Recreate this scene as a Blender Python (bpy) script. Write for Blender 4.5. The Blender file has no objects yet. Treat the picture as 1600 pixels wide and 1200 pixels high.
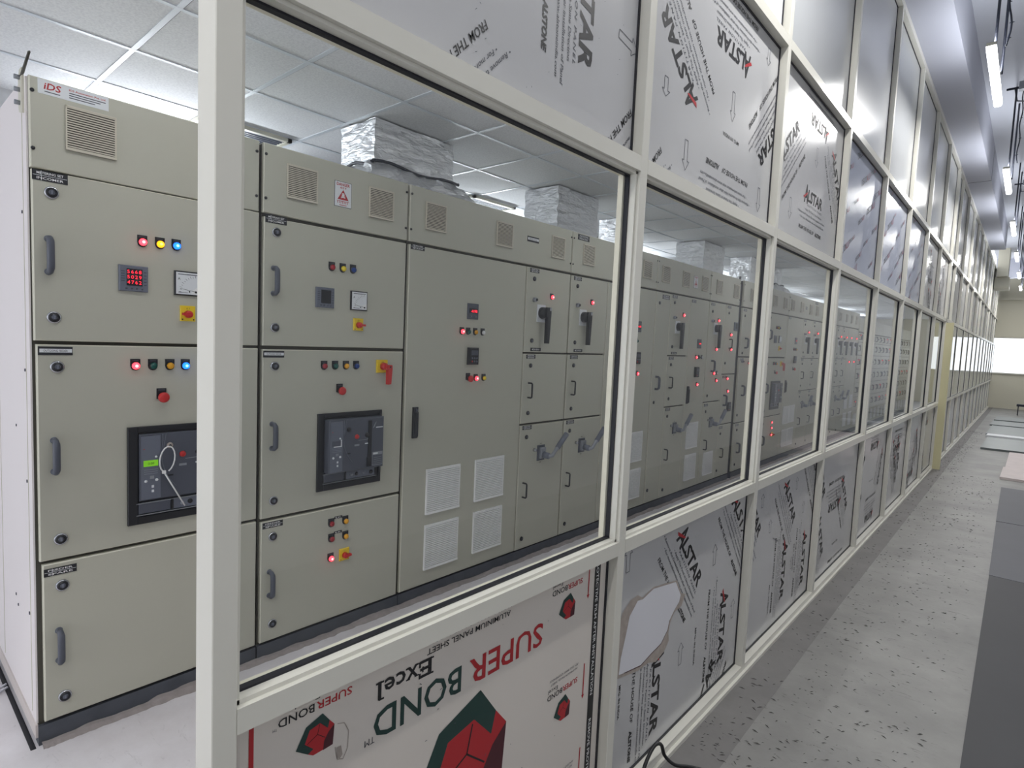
import bpy, math, random
from mathutils import Vector, Matrix, noise
random.seed(7)
PI = math.pi
sc = bpy.context.scene
col = sc.collection

# ------------------------------------------------------------------ camera
cam_d = bpy.data.cameras.new('camera')
cam = bpy.data.objects.new('camera', cam_d); col.objects.link(cam)
cam_d.sensor_width = 36.0
cam_d.lens = 36.0 * 916.528 / 1600.0
cam_d.clip_start = 0.02; cam_d.clip_end = 200
RX = (0.748763645181261, 0.6613888836374362, 0.0437921026635686)
RY = (0.08247472455457883, -0.027408494819851668, -0.9962161884959291)
RZ = (-0.6576860371518592, 0.7495422062916378, -0.07507035049170178)
cam.matrix_world = Matrix(((RX[0], -RY[0], -RZ[0], 0.9), (RX[1], -RY[1], -RZ[1], 0.0), (RX[2], -RY[2], -RZ[2], 1.537), (0, 0, 0, 1)))
sc.camera = cam

# ------------------------------------------------------------------ view, world, lights
sc.view_settings.view_transform = 'Standard'
sc.view_settings.look = 'None'
sc.view_settings.gamma = 1.0
sc.view_settings.exposure = 0.72
w = bpy.data.worlds.new('daylight'); sc.world = w; w.use_nodes = True
w.node_tree.nodes['Background'].inputs[0].default_value = (0.92, 0.95, 1.0, 1)
w.node_tree.nodes['Background'].inputs[1].default_value = 1.25

def area(name, loc, rot, sx, sy, power, color=(1, 1, 1)):
    d = bpy.data.lights.new(name, 'AREA'); d.shape = 'RECTANGLE'; d.size = sx; d.size_y = sy
    d.energy = power; d.color = color
    o = bpy.data.objects.new(name, d); col.objects.link(o); o.location = loc; o.rotation_euler = rot
    return o
CORRIDOR_LAMPS = [-1.5, 1.9, 5.3, 8.75, 12.1, 15.5, 18.9, 22.3]
ROOM_FILL_LAMPS = [0.2, 3.2, 6.2, 9.2, 12.2, 15.2, 18.2, 21.2]  # unseen lamps added inside the glazed room as fill light
for y in CORRIDOR_LAMPS:
    area('tube_glow', (0.52, y + 0.6, 3.672), (0, 0, 0), 0.05, 1.18, 17, (1.0, 0.985, 0.955))
    area('tube_spill', (0.52, y + 0.6, 3.745), (PI, 0, 0), 0.05, 1.18, 4.5, (0.93, 0.96, 1.0))
for y in ROOM_FILL_LAMPS:
    area('aisle_fill_glow', (-0.75, y + 0.6, 2.845), (0, 0, 0), 0.06, 1.18, 33, (1.0, 0.99, 0.98))  # out-of-view battens added to brighten the aisle and cabinet fronts
    area('wall_fill_glow', (-3.665, y + 1.3, 2.60), (0, -PI * 0.60, 0), 0.06, 1.16, 7, (0.90, 0.95, 1.0))  # hidden tubes added to brighten the ceiling above the cabinets

# ------------------------------------------------------------------ materials
def newmat(name):
    m = bpy.data.materials.new(name); m.use_nodes = True
    return m, m.node_tree.nodes, m.node_tree.links, m.node_tree.nodes['Principled BSDF']
def pm(name, c, rough=0.5, metal=0.0, var=0.0, vscale=3.0, bump=0.0, bscale=40.0, emit=None, es=1.0, coat=0.0, spec=None):
    m, N, L, b = newmat(name)
    b.inputs['Base Color'].default_value = (*c, 1)
    b.inputs['Roughness'].default_value = rough; b.inputs['Metallic'].default_value = metal
    if spec is not None: b.inputs['Specular IOR Level'].default_value = spec
    if coat: b.inputs['Coat Weight'].default_value = coat; b.inputs['Coat Roughness'].default_value = 0.12
    tc = N.new('ShaderNodeTexCoord')
    n = N.new('ShaderNodeTexNoise'); n.inputs['Scale'].default_value = vscale; n.inputs['Detail'].default_value = 5
    L.new(tc.outputs['Object'], n.inputs['Vector'])
    mx = N.new('ShaderNodeMix'); mx.data_type = 'RGBA'
    L.new(n.outputs['Fac'], mx.inputs['Factor'])
    mx.inputs['A'].default_value = (*[max(0, v * (1 - var)) for v in c], 1)
    mx.inputs['B'].default_value = (*[min(1, v * (1 + var)) for v in c], 1)
    L.new(mx.outputs['Result'], b.inputs['Base Color'])
    if bump:
        n2 = N.new('ShaderNodeTexNoise'); n2.inputs['Scale'].default_value = bscale; n2.inputs['Detail'].default_value = 4
        L.new(tc.outputs['Object'], n2.inputs['Vector'])
        bp = N.new('ShaderNodeBump'); bp.inputs['Strength'].default_value = bump; bp.inputs['Distance'].default_value = 0.01
        L.new(n2.outputs['Fac'], bp.inputs['Height']); L.new(bp.outputs['Normal'], b.inputs['Normal'])
    if emit:
        b.inputs['Emission Color'].default_value = (*emit, 1); b.inputs['Emission Strength'].default_value = es
    return m
def lin(r, g, b):
    return tuple(((v / 255) / 12.92 if v / 255 < 0.04045 else ((v / 255 + 0.055) / 1.055) ** 2.4) for v in (r, g, b))

M = {}
M['paint'] = pm('cabinet_paint', lin(184, 183, 169), 0.42, var=0.03, vscale=2.5, bump=0.03, bscale=300)
M['side'] = pm('pale_side_panel', lin(230, 224, 224), 0.45, var=0.02)  # paler than the cabinet fronts
M['edge'] = pm('door_edge_paint', lin(206, 204, 188), 0.4)  # pale paint; on door rims it puts an edge highlight into the colour
M['gap'] = pm('cabinet_recess', lin(70, 68, 60), 0.7)
M['plinth'] = pm('plinth_steel', lin(74, 78, 86), 0.55, var=0.35, vscale=14)
M['plinth_side'] = pm('plinth_side_paint', lin(205, 196, 192), 0.5, var=0.06, vscale=8)
M['alu'] = pm('powder_coated_aluminium', lin(220, 218, 208), 0.32, var=0.02, vscale=6, coat=0.25)
M['cream'] = pm('cream_post_paint', lin(214, 208, 168), 0.4, var=0.03)
M['cream_bead'] = pm('cream_bead_paint', lin(232, 226, 206), 0.4)
M['gasket'] = pm('rubber_gasket', lin(20, 21, 32), 0.5)
M['black'] = pm('black_plastic', lin(28, 30, 36), 0.4)
M['char'] = pm('charcoal_plastic', lin(80, 84, 95), 0.42, var=0.05)
M['slate'] = pm('slate_grey_plastic', lin(104, 109, 122), 0.4, var=0.04)
M['chrome'] = pm('chrome', lin(190, 192, 198), 0.22, 1.0)
M['steelgrey'] = pm('grey_cast_handle', lin(146, 150, 157), 0.35, 0.3)
M['grille'] = pm('cream_grille_plastic', lin(204, 198, 182), 0.5)
M['wgrille'] = pm('white_grille_plastic', lin(240, 240, 240), 0.5)
M['slot'] = pm('grille_backing', lin(64, 58, 52), 0.8)
M['wslot'] = pm('grille_filter_grey', lin(196, 196, 196), 0.8)
M['white'] = pm('white_print', lin(232, 232, 232), 0.5)
M['offwhite'] = pm('off_white_dial', lin(222, 225, 228), 0.4)
M['redp'] = pm('red_plastic', lin(190, 44, 44), 0.35)
M['yelp'] = pm('yellow_plastic', lin(232, 200, 40), 0.4)
M['redink'] = pm('red_ink', lin(176, 34, 42), 0.5)
M['greenink'] = pm('dark_green_ink', lin(24, 58, 54), 0.5)
M['darkred'] = pm('dark_maroon_ink', lin(72, 22, 34), 0.5)
M['blackink'] = pm('black_ink', lin(22, 22, 26), 0.5)
M['greyink'] = pm('grey_ink', lin(70, 72, 82), 0.5)
M['pinkink'] = pm('faded_red_ink', lin(132, 62, 84), 0.5)
M['lcd'] = pm('green_lcd', lin(90, 140, 30), 0.3, emit=lin(120, 190, 40), es=0.35)
def lampmat(name, c, e=0):
    return pm(name, lin(*c), 0.25, emit=lin(*c) if e else None, es=e)
M['l_red'] = lampmat('red_lens_lit', (255, 50, 62), 3.0); M['l_redcore'] = lampmat('red_lens_core', (255, 150, 150), 3.0)
M['l_blue'] = lampmat('blue_lens_lit', (20, 90, 255), 2.5); M['l_bluecore'] = lampmat('blue_lens_core', (110, 200, 255), 2.5)
M['l_amber'] = lampmat('amber_lens_lit', (255, 165, 20), 1.2); M['l_ambercore'] = lampmat('amber_lens_core', (255, 215, 90), 1.6)
M['o_red'] = lampmat('red_lens', (150, 34, 44)); M['o_green'] = lampmat('green_lens', (18, 82, 74))
M['o_amber'] = lampmat('amber_lens', (222, 160, 36)); M['o_yellow'] = lampmat('yellow_lens', (232, 208, 50))
M['o_blue'] = lampmat('blue_lens', (28, 62, 130)); M['o_white'] = lampmat('clear_lens', (220, 220, 220))
M['digit'] = lampmat('red_led_digit', (255, 40, 60), 1.1)
M['tube'] = pm('tube_diffuser', (1, 1, 1), 0.4, emit=(0.95, 0.98, 1.0), es=5.0)
M['beige'] = pm('beige_wall_paint', lin(206, 202, 184), 0.7, var=0.02, vscale=1)
M['whitewall'] = pm('white_wall_paint', lin(216, 217, 220), 0.7, var=0.02, vscale=1)
M['ceilc'] = pm('corridor_ceiling_paint', lin(196, 199, 208), 0.65, var=0.05, vscale=1.5)
M['soffit'] = pm('soffit_paint', lin(186, 188, 200), 0.55, var=0.04, vscale=1.2)
M['tbar'] = pm('ceiling_grid_metal', lin(222, 228, 236), 0.35)
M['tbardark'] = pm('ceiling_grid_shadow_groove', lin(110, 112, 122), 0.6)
M['conduit'] = pm('dark_conduit', lin(34, 38, 52), 0.45)
M['cable'] = pm('black_cable', lin(24, 24, 26), 0.4)
M['wcable'] = pm('pale_cable', lin(214, 214, 222), 0.4)
M['acp'] = pm('film_covered_panel', lin(200, 200, 201), 0.21, 0.12, var=0.03, vscale=2, bump=0.03, bscale=6)
M['acpw'] = pm('warm_film_panel', lin(218, 211, 203), 0.36, 0.0, var=0.02, vscale=2)
M['acpb'] = pm('bluish_film_panel', lin(176, 182, 200), 0.2, var=0.05, vscale=2.5, bump=0.04, bscale=6)
M['lamw'] = pm('white_laminate', lin(206, 208, 212), 0.17, var=0.02, vscale=1.5)
M['lamg'] = pm('grey_laminate', lin(180, 182, 184), 0.17, var=0.03, vscale=1.5)
M['patch'] = pm('bare_white_sheet', lin(222, 222, 228), 0.45)
M['brown'] = pm('torn_glue_brown', lin(168, 158, 150), 0.8, var=0.25, vscale=40)
M['darkmat'] = pm('dark_sheet', lin(66, 66, 69), 0.6, var=0.14, vscale=2.5)
M['greymat'] = pm('grey_sheet', lin(98, 99, 105), 0.6, var=0.10, vscale=3)
M['pale'] = pm('pale_board', lin(214, 202, 200), 0.6, var=0.12, vscale=9)
M['plate'] = pm('metal_plate', lin(112, 118, 118), 0.35, 0.3, var=0.15, vscale=3)
M['screed'] = pm('crumbled_screed', lin(150, 142, 140), 0.9, var=0.25, vscale=30, bump=0.3, bscale=60)
M['dirt'] = pm('dry_debris', lin(92, 90, 88), 0.9, var=0.3, vscale=5)

def tile_mat():
    m, N, L, b = newmat('acoustic_tile')
    tc = N.new('ShaderNodeTexCoord'); n = N.new('ShaderNodeTexNoise')
    n.inputs['Scale'].default_value = 90; n.inputs['Detail'].default_value = 6
    L.new(tc.outputs['Object'], n.inputs['Vector'])
    r = N.new('ShaderNodeValToRGB'); r.color_ramp.elements[0].position = 0.35; r.color_ramp.elements[1].position = 0.6
    r.color_ramp.elements[0].color = (*lin(222, 223, 227), 1); r.color_ramp.elements[1].color = (*lin(236, 237, 240), 1)
    L.new(n.outputs['Fac'], r.inputs['Fac']); L.new(r.outputs['Color'], b.inputs['Base Color'])
    b.inputs['Roughness'].default_value = 0.75
    return m
M['tile'] = tile_mat()

def floor_mat(name, c0, c1, scratch, sc_scale=1.0, rough=0.5):
    m, N, L, b = newmat(name)
    tc = N.new('ShaderNodeTexCoord')
    n = N.new('ShaderNodeTexNoise'); n.inputs['Scale'].default_value = 1.6 * sc_scale; n.inputs['Detail'].default_value = 9; n.inputs['Roughness'].default_value = 0.65
    L.new(tc.outputs['Object'], n.inputs['Vector'])
    r = N.new('ShaderNodeValToRGB'); r.color_ramp.elements[0].position = 0.32; r.color_ramp.elements[1].position = 0.68
    r.color_ramp.elements[0].color = (*c0, 1); r.color_ramp.elements[1].color = (*c1, 1)
    L.new(n.outputs['Fac'], r.inputs['Fac'])
    # short dark scuffs
    mp = N.new('ShaderNodeMapping'); mp.inputs['Scale'].default_value = (9, 26, 1); mp.inputs['Rotation'].default_value = (0, 0, 0.5)
    L.new(tc.outputs['Object'], mp.inputs['Vector'])
    n2 = N.new('ShaderNodeTexNoise'); n2.inputs['Scale'].default_value = 1.0; n2.inputs['Detail'].default_value = 7; n2.inputs['Roughness'].default_value = 0.75; n2.inputs['Distortion'].default_value = 1.2
    L.new(mp.outputs['Vector'], n2.inputs['Vector'])
    r2 = N.new('ShaderNodeValToRGB'); r2.color_ramp.elements[0].position = 0.34; r2.color_ramp.elements[1].position = 0.40
    r2.color_ramp.elements[0].color = (1, 1, 1, 1); r2.color_ramp.elements[1].color = (0, 0, 0, 1)
    L.new(n2.outputs['Fac'], r2.inputs['Fac'])
    mx = N.new('ShaderNodeMix'); mx.data_type = 'RGBA'
    ms = N.new('ShaderNodeMath'); ms.operation = 'MULTIPLY'; ms.inputs[1].default_value = scratch
    L.new(r2.outputs['Color'], ms.inputs[0]); L.new(ms.outputs[0], mx.inputs['Factor'])
    L.new(r.outputs['Color'], mx.inputs['A']); mx.inputs['B'].default_value = (*lin(84, 82, 80), 1)
    L.new(mx.outputs['Result'], b.inputs['Base Color'])
    b.inputs['Roughness'].default_value = rough
    bp = N.new('ShaderNodeBump'); bp.inputs['Strength'].default_value = 0.15; bp.inputs['Distance'].default_value = 0.01
    L.new(n.outputs['Fac'], bp.inputs['Height']); L.new(bp.outputs['Normal'], b.inputs['Normal'])
    return m
M['floor'] = floor_mat('grey_cement_floor', lin(122, 121, 119), lin(152, 151, 147), 0.7)
M['strip'] = floor_mat('bare_cement_strip', lin(112, 110, 109), lin(126, 124, 122), 0.25, 2.0, 0.6)
M['roomfloor'] = floor_mat('dusty_white_floor', lin(206, 201, 202), lin(228, 225, 228), 0.15, 1.5, 0.45)

def glass_mat():
    m = bpy.data.materials.new('window_glass'); m.use_nodes = True
    N = m.node_tree.nodes; L = m.node_tree.links; N.clear()
    o = N.new('ShaderNodeOutputMaterial'); t = N.new('ShaderNodeBsdfTransparent'); g = N.new('ShaderNodeBsdfGlossy')
    t.inputs['Color'].default_value = (0.945, 0.955, 0.955, 1); g.inputs['Roughness'].default_value = 0.02; g.inputs['Color'].default_value = (0.9, 0.92, 0.95, 1)
    f = N.new('ShaderNodeFresnel'); f.inputs['IOR'].default_value = 1.45
    geo = N.new('ShaderNodeNewGeometry')
    mth = N.new('ShaderNodeMix'); mth.data_type = 'FLOAT'
    L.new(geo.outputs['Backfacing'], mth.inputs['Factor']); L.new(f.outputs['Fac'], mth.inputs['A']); mth.inputs['B'].default_value = 0.0
    x = N.new('ShaderNodeMixShader'); L.new(mth.outputs['Result'], x.inputs[0]); L.new(t.outputs[0], x.inputs[1]); L.new(g.outputs[0], x.inputs[2])
    L.new(x.outputs[0], o.inputs['Surface'])
    return m
M['glass'] = glass_mat()

def foil_mat():
    m, N, L, b = newmat('crinkled_foil')
    b.inputs['Metallic'].default_value = 0.85; b.inputs['Roughness'].default_value = 0.34
    b.inputs['Base Color'].default_value = (*lin(236, 237, 240), 1)
    tc = N.new('ShaderNodeTexCoord'); mp = N.new('ShaderNodeMapping'); mp.inputs['Scale'].default_value = (7, 7, 26)
    n = N.new('ShaderNodeTexNoise'); n.inputs['Scale'].default_value = 1.2; n.inputs['Detail'].default_value = 8; n.inputs['Distortion'].default_value = 1.5
    v = N.new('ShaderNodeTexVoronoi'); v.inputs['Scale'].default_value = 22
    L.new(tc.outputs['Object'], mp.inputs['Vector']); L.new(mp.outputs['Vector'], n.inputs['Vector']); L.new(tc.outputs['Object'], v.inputs['Vector'])
    a = N.new('ShaderNodeMath'); a.operation = 'ADD'; L.new(n.outputs['Fac'], a.inputs[0])
    s = N.new('ShaderNodeMath'); s.operation = 'MULTIPLY'; s.inputs[1].default_value = 0.25; L.new(v.outputs['Distance'], s.inputs[0]); L.new(s.outputs[0], a.inputs[1])
    bp = N.new('ShaderNodeBump'); bp.inputs['Strength'].default_value = 0.7; bp.inputs['Distance'].default_value = 0.02
    L.new(a.outputs[0], bp.inputs['Height']); L.new(bp.outputs['Normal'], b.inputs['Normal'])
    return m
M['foil'] = foil_mat()

# ------------------------------------------------------------------ mesh helpers
class MB:
    def __init__(s): s.v = []; s.f = []; s.fm = []; s.mats = []; s.sm = []
    def mi(s, m):
        if m not in s.mats: s.mats.append(m)
        return s.mats.index(m)
    def add(s, vs, fs, m, smooth=False):
        b = len(s.v); s.v += [tuple(p) for p in vs]; k = s.mi(m)
        for f in fs: s.f.append(tuple(b + i for i in f)); s.fm.append(k); s.sm.append(smooth)
        return s
    def box(s, x0, x1, y0, y1, z0, z1, m, bev=0.0):
        if x0 > x1: x0, x1 = x1, x0
        if y0 > y1: y0, y1 = y1, y0
        if z0 > z1: z0, z1 = z1, z0
        if not bev:
            vs = [(x, y, z) for x in (x0, x1) for y in (y0, y1) for z in (z0, z1)]
            return s.add(vs, [(0, 1, 3, 2), (4, 6, 7, 5), (0, 4, 5, 1), (2, 3, 7, 6), (0, 2, 6, 4), (1, 5, 7, 3)], m)
        # box with its +x face chamfered
        b = bev
        vs = [(x0, y0, z0), (x0, y1, z0), (x0, y1, z1), (x0, y0, z1),
              (x1 - b, y0, z0), (x1 - b, y1, z0), (x1 - b, y1, z1), (x1 - b, y0, z1),
              (x1, y0 + b, z0 + b), (x1, y1 - b, z0 + b), (x1, y1 - b, z1 - b), (x1, y0 + b, z1 - b)]
        fs = [(3, 2, 1, 0), (8, 9, 10, 11)]
        for i in range(4):
            j = (i + 1) % 4
            fs += [(i, j, 4 + j, 4 + i), (4 + i, 4 + j, 8 + j, 8 + i)]
        return s.add(vs, fs, m)
    def poly(s, pts, x0, x1, m):            # prism of a (y, z) outline between two x
        if x0 > x1: x0, x1 = x1, x0
        a = sum(pts[i][0] * pts[(i + 1) % len(pts)][1] - pts[(i + 1) % len(pts)][0] * pts[i][1] for i in range(len(pts)))
        if a < 0: pts = pts[::-1]
        n = len(pts)
        vs = [(x0, y, z) for y, z in pts] + [(x1, y, z) for y, z in pts]
        fs = [tuple(range(n - 1, -1, -1)), tuple(range(n, 2 * n))]
        for i in range(n):
            j = (i + 1) % n; fs.append((i, j, n + j, n + i))
        return s.add(vs, fs, m)
    def disc(s, cx, cy, cz, prof, m, n=20):   # lathe round the x axis: prof = [(x, r), ...] from back to front
        vs = []; fs = []
        for x, r in prof:
            for k in range(n):
                a = 2 * PI * k / n; vs.append((cx + x, cy + r * math.cos(a), cz + r * math.sin(a)))
        for i in range(len(prof) - 1):
            for k in range(n):
                l = (k + 1) % n; fs.append((i * n + k, i * n + l, (i + 1) * n + l, (i + 1) * n + k))
        fs.append(tuple((len(prof) - 1) * n + k for k in range(n))); fs.append(tuple(n - 1 - k for k in range(n)))
        return s.add(vs, fs, m, True)
    def tube(s, pts, r, m, n=8, caps=True):
        P = [Vector(p) for p in pts]; vs = []; fs = []
        up = Vector((0, 0, 1)); prev = None
        for i, p in enumerate(P):
            d = (P[min(i + 1, len(P) - 1)] - P[max(i - 1, 0)]).normalized()
            if prev is None:
                a = d.cross(up)
                if a.length < 0.05: a = d.cross(Vector((1, 0, 0)))
            else: a = prev - d * prev.dot(d)
            a.normalize(); prev = a; b = d.cross(a)
            rr = r[i] if isinstance(r, (list, tuple)) else r
            for k in range(n):
                t = 2 * PI * k / n; vs.append(p + a * rr * math.cos(t) + b * rr * math.sin(t))
        for i in range(len(P) - 1):
            for k in range(n):
                l = (k + 1) % n; fs.append((i * n + k, i * n + l, (i + 1) * n + l, (i + 1) * n + k))
        if caps: fs.append(tuple(range(n - 1, -1, -1))); fs.append(tuple((len(P) - 1) * n + k for k in range(n)))
        return s.add(vs, fs, m, True)
    def mesh(s, name):
        me = bpy.data.meshes.new(name); me.from_pydata(s.v, [], s.f)
        for m in s.mats: me.materials.append(M[m])
        me.polygons.foreach_set('material_index', s.fm); me.polygons.foreach_set('use_smooth', s.sm)
        me.update(); return me
    def shift(s, o):
        s.v = [(a - o[0], b - o[1], c - o[2]) for a, b, c in s.v]; return s

ORG = {}
def link(o, parent=None):
    col.objects.link(o)
    if parent: o.parent = parent
    return o
def thing(name, label=None, cat=None, loc=(0, 0, 0), group=None, kind=None):
    o = bpy.data.objects.new(name, None); o.empty_display_size = 0.1; o.location = loc; link(o); ORG[o.name] = loc
    if label: o['label'] = label
    if cat: o['category'] = cat
    if group: o['group'] = group
    if kind: o['kind'] = kind
    return o
def org(p):
    while p.parent: p = p.parent
    return ORG[p.name]
def part(name, mb, parent):
    o = bpy.data.objects.new(name, mb.shift(org(parent)).mesh(name))
    return link(o, parent)
def whole(name, mb, label, cat, group=None, kind=None, loc=(0, 0, 0)):
    o = bpy.data.objects.new(name, mb.shift(loc).mesh(name)); o.location = loc; link(o); ORG[o.name] = loc
    if label: o['label'] = label
    if cat: o['category'] = cat
    if group: o['group'] = group
    if kind: o['kind'] = kind
    return o
CACHE = {}
def inst(name, key, builder, parent, loc, rx=0, label=None, sc_=None):   # a shared mesh placed on a thing
    if key not in CACHE:
        mb = MB(); builder(mb); CACHE[key] = mb.mesh(name)
    o = bpy.data.objects.new(name, CACHE[key]); link(o, parent)
    g = org(parent); o.location = (loc[0] - g[0], loc[1] - g[1], loc[2] - g[2])
    if rx: o.rotation_euler = (rx, 0, 0)
    if sc_: o.scale = sc_
    if label: o['label'] = label
    return o

# ------------------------------------------------------------------ lettering
TC = {}
def glyphs(txt, bold=0.0, shear=0.0, spacing=1.0):
    k = (txt, bold, shear, spacing)
    if k not in TC:
        cu = bpy.data.curves.new('t', 'FONT'); cu.body = txt; cu.size = 1.0; cu.offset = bold; cu.shear = shear
        cu.space_character = spacing; cu.resolution_u = 2; cu.fill_mode = 'FRONT'
        ob = bpy.data.objects.new('t', cu)
        me = bpy.data.meshes.new_from_object(ob)
        vs = [(v.co.x, v.co.y) for v in me.vertices]; fs = [tuple(p.vertices) for p in me.polygons]
        bpy.data.objects.remove(ob); bpy.data.curves.remove(cu); bpy.data.meshes.remove(me)
        if not vs: vs = [(0, 0)]
        TC[k] = (vs, fs, min(p[0] for p in vs), max(p[0] for p in vs))
    return TC[k]
CAP = 0.69
def text(mb, txt, y, z, h, ang=0.0, x=0.0, m='blackink', width=None, bold=0.0, shear=0.0, spacing=1.0, clip=None, center=False):
    """letters on a plane x = const, reading towards +y when ang = 0; h is the cap height"""
    vs, fs, a, b = glyphs(txt, bold, shear, spacing)
    sy = h / CAP; sx = sy if width is None else width / max(1e-6, b - a)
    off = (a + b) / 2 if center else a
    ca, sa = math.cos(math.radians(ang)), math.sin(math.radians(ang))
    P = []
    for u, v in vs:
        uu = (u - off) * sx; vv = v * sy
        P.append((x, y + uu * ca - vv * sa, z + uu * sa + vv * ca))
    if clip:
        y0, y1, z0, z1 = clip
        ok = [y0 <= p[1] <= y1 and z0 <= p[2] <= z1 for p in P]
        fs = [f for f in fs if all(ok[i] for i in f)]
    if fs: mb.add(P, fs, m)
def quad(mb, pts, x, m, clip=None):
    a = sum(pts[i][0] * pts[(i + 1) % len(pts)][1] - pts[(i + 1) % len(pts)][0] * pts[i][1] for i in range(len(pts)))
    if a < 0: pts = pts[::-1]
    if clip:
        y0, y1, z0, z1 = clip
        pts = [(min(max(p[0], y0), y1), min(max(p[1], z0), z1)) for p in pts]
    mb.add([(x, p[0], p[1]) for p in pts], [tuple(range(len(pts)))], m)
def rline(mb, a, b, wd, x, m):
    dy, dz = b[0] - a[0], b[1] - a[1]; l = math.hypot(dy, dz) or 1; ny, nz = -dz / l * wd / 2, dy / l * wd / 2
    quad(mb, [(a[0] - ny, a[1] - nz), (b[0] - ny, b[1] - nz), (b[0] + ny, b[1] + nz), (a[0] + ny, a[1] + nz)], x, m)

# ------------------------------------------------------------------ setting: floors, ceilings, walls
H_CEIL = 2.88
mb = MB(); mb.box(-0.03, 4.0, -3, 25.1, -0.06, 0, 'floor')
mb.add([(0, -3, 0.0012), (0.22, -3, 0.0012), (0.15, 4, 0.0012), (0.12, 25, 0.0012), (0, 25, 0.0012)], [(0, 1, 2, 3, 4)], 'strip')
whole('floor', mb, None, None, kind='structure')
mb = MB(); mb.box(-3.9, -0.03, -3, 25.1, -0.06, 0, 'roomfloor')
whole('floor', mb, None, None, kind='structure')
ceil = MB(); ceil.box(-3.9, -0.062, -3, 25.1, H_CEIL, H_CEIL + 0.04, 'tile')
ceil_o = whole('ceiling', ceil, None, None, kind='structure')
g = MB()
y = 0.975 - 0.6 * 6
while y < 25:
    g.box(-3.75, -0.062, y - 0.012, y + 0.012, H_CEIL - 0.004, H_CEIL - 0.0005, 'tbar')
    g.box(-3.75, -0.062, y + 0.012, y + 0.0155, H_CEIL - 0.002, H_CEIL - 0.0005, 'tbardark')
    y += 0.6
for k in range(-3, 4):
    x = -1.33 - 0.6 * k + 0.0
    if x > -0.1 or x < -3.7: continue
    g.box(x - 0.012, x + 0.012, -3, 25, H_CEIL - 0.0045, H_CEIL - 0.001, 'tbar')
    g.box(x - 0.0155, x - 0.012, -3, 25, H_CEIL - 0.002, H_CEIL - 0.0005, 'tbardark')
part('ceiling_grid', g, ceil_o)
mb = MB(); mb.box(-0.1, 4.0, -3, 25.1, 4.62, 4.70, 'ceilc')
whole('ceiling', mb, None, None, kind='structure')
mb = MB(); mb.box(-0.1, 0.27, -3, 17.9, 4.13, 4.62, 'soffit')
for yy in (3.4, 11.0):
    mb.box(-0.1, 0.272, yy, yy + 0.006, 4.127, 4.62, 'greyink')
whole('trim_1', mb, None, None, kind='structure')
mb = MB(); mb.box(-0.1, 4.0, 23.2, 23.5, 4.05, 4.62, 'soffit')
whole('trim_2', mb, None, None, kind='structure')
mb = MB(); mb.box(-3.85, -3.75, -3, 25.1, 0, H_CEIL, 'whitewall'); whole('wall_back', mb, None, None, kind='structure')
mb = MB(); mb.box(2.5, 2.6, -3, 25.1, 0, 4.62, 'whitewall'); whole('wall_right', mb, None, None, kind='structure')
mb = MB(); mb.box(0.0, 4.1, -3.1, -3.0, 0, 4.7, 'whitewall'); whole('wall_light_block', mb, None, None, kind='structure')  # unseen wall added behind the camera to keep daylight out of the corridor
# far wall with its wide window
mb = MB()
mb.box(-3.85, 4.1, 25.0, 25.2, 0, 1.15, 'beige'); mb.box(-3.85, 4.1, 25.0, 25.2, 2.32, 4.7, 'beige')
mb.box(-3.85, -1.72, 25.0, 25.2, 1.15, 2.32, 'beige'); mb.box(1.75, 4.1, 25.0, 25.2, 1.15, 2.32, 'beige')
mb.box(-3.85, 4.1, 24.93, 25.0, 3.52, 3.60, 'beige')
whole('wall_far', mb, None, None, kind='structure')
wn = thing('window_30', kind='structure', loc=(0, 25, 1.15))
mb = MB(); mb.box(-1.72, 1.75, 24.95, 25.12, 1.13, 1.17, 'alu'); mb.box(-1.72, 1.75, 25.02, 25.08, 2.29, 2.32, 'alu')
part('window_sill', mb, wn)
mb = MB(); mb.box(-1.72, 1.75, 25.05, 25.056, 1.17, 2.29, 'glass'); part('window_pane', mb, wn)

# ------------------------------------------------------------------ partition frame
posts = [0.3775 + 1.2 * k for k in range(9)]                 # centres of the 4 cm posts
posts2 = [10.62] + [11.78 + 1.2 * k for k in range(11)]
allp = posts + posts2
TN = [10]
def trim(mb, loc):
    TN[0] += 1; return whole('trim_%d' % TN[0], mb, None, None, kind='structure', loc=loc)
for i, c in enumerate(allp):
    m_ = MB(); m_.box(-0.062, 0, c - 0.0195, c + 0.0195, 0.0, 4.13, 'alu', 0.0015)
    trim(m_, (0, c, 0))
YE = 25.0
for (z0, z1) in ((0.0, 0.045), (0.887, 0.930), (2.047, 2.090), (2.868, 2.910), (4.085, 4.13)):
    m_ = MB()
    for i in range(len(allp)):
        a = allp[i] + 0.0195; b = (allp[i + 1] if i + 1 < len(allp) else YE) - 0.0195
        m_.box(-0.062, 0, a, b, z0, z1, 'alu')
    trim(m_, (0, 0.4, z0))
# worn sill channel along the floor
m_ = MB(); m_.box(0.0, 0.012, 0.36, 9.95, 0.0, 0.018, 'alu'); m_.box(0.0, 0.010, 10.1, 25, 0.0, 0.016, 'alu'); trim(m_, (0, 0.4, 0))

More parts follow.
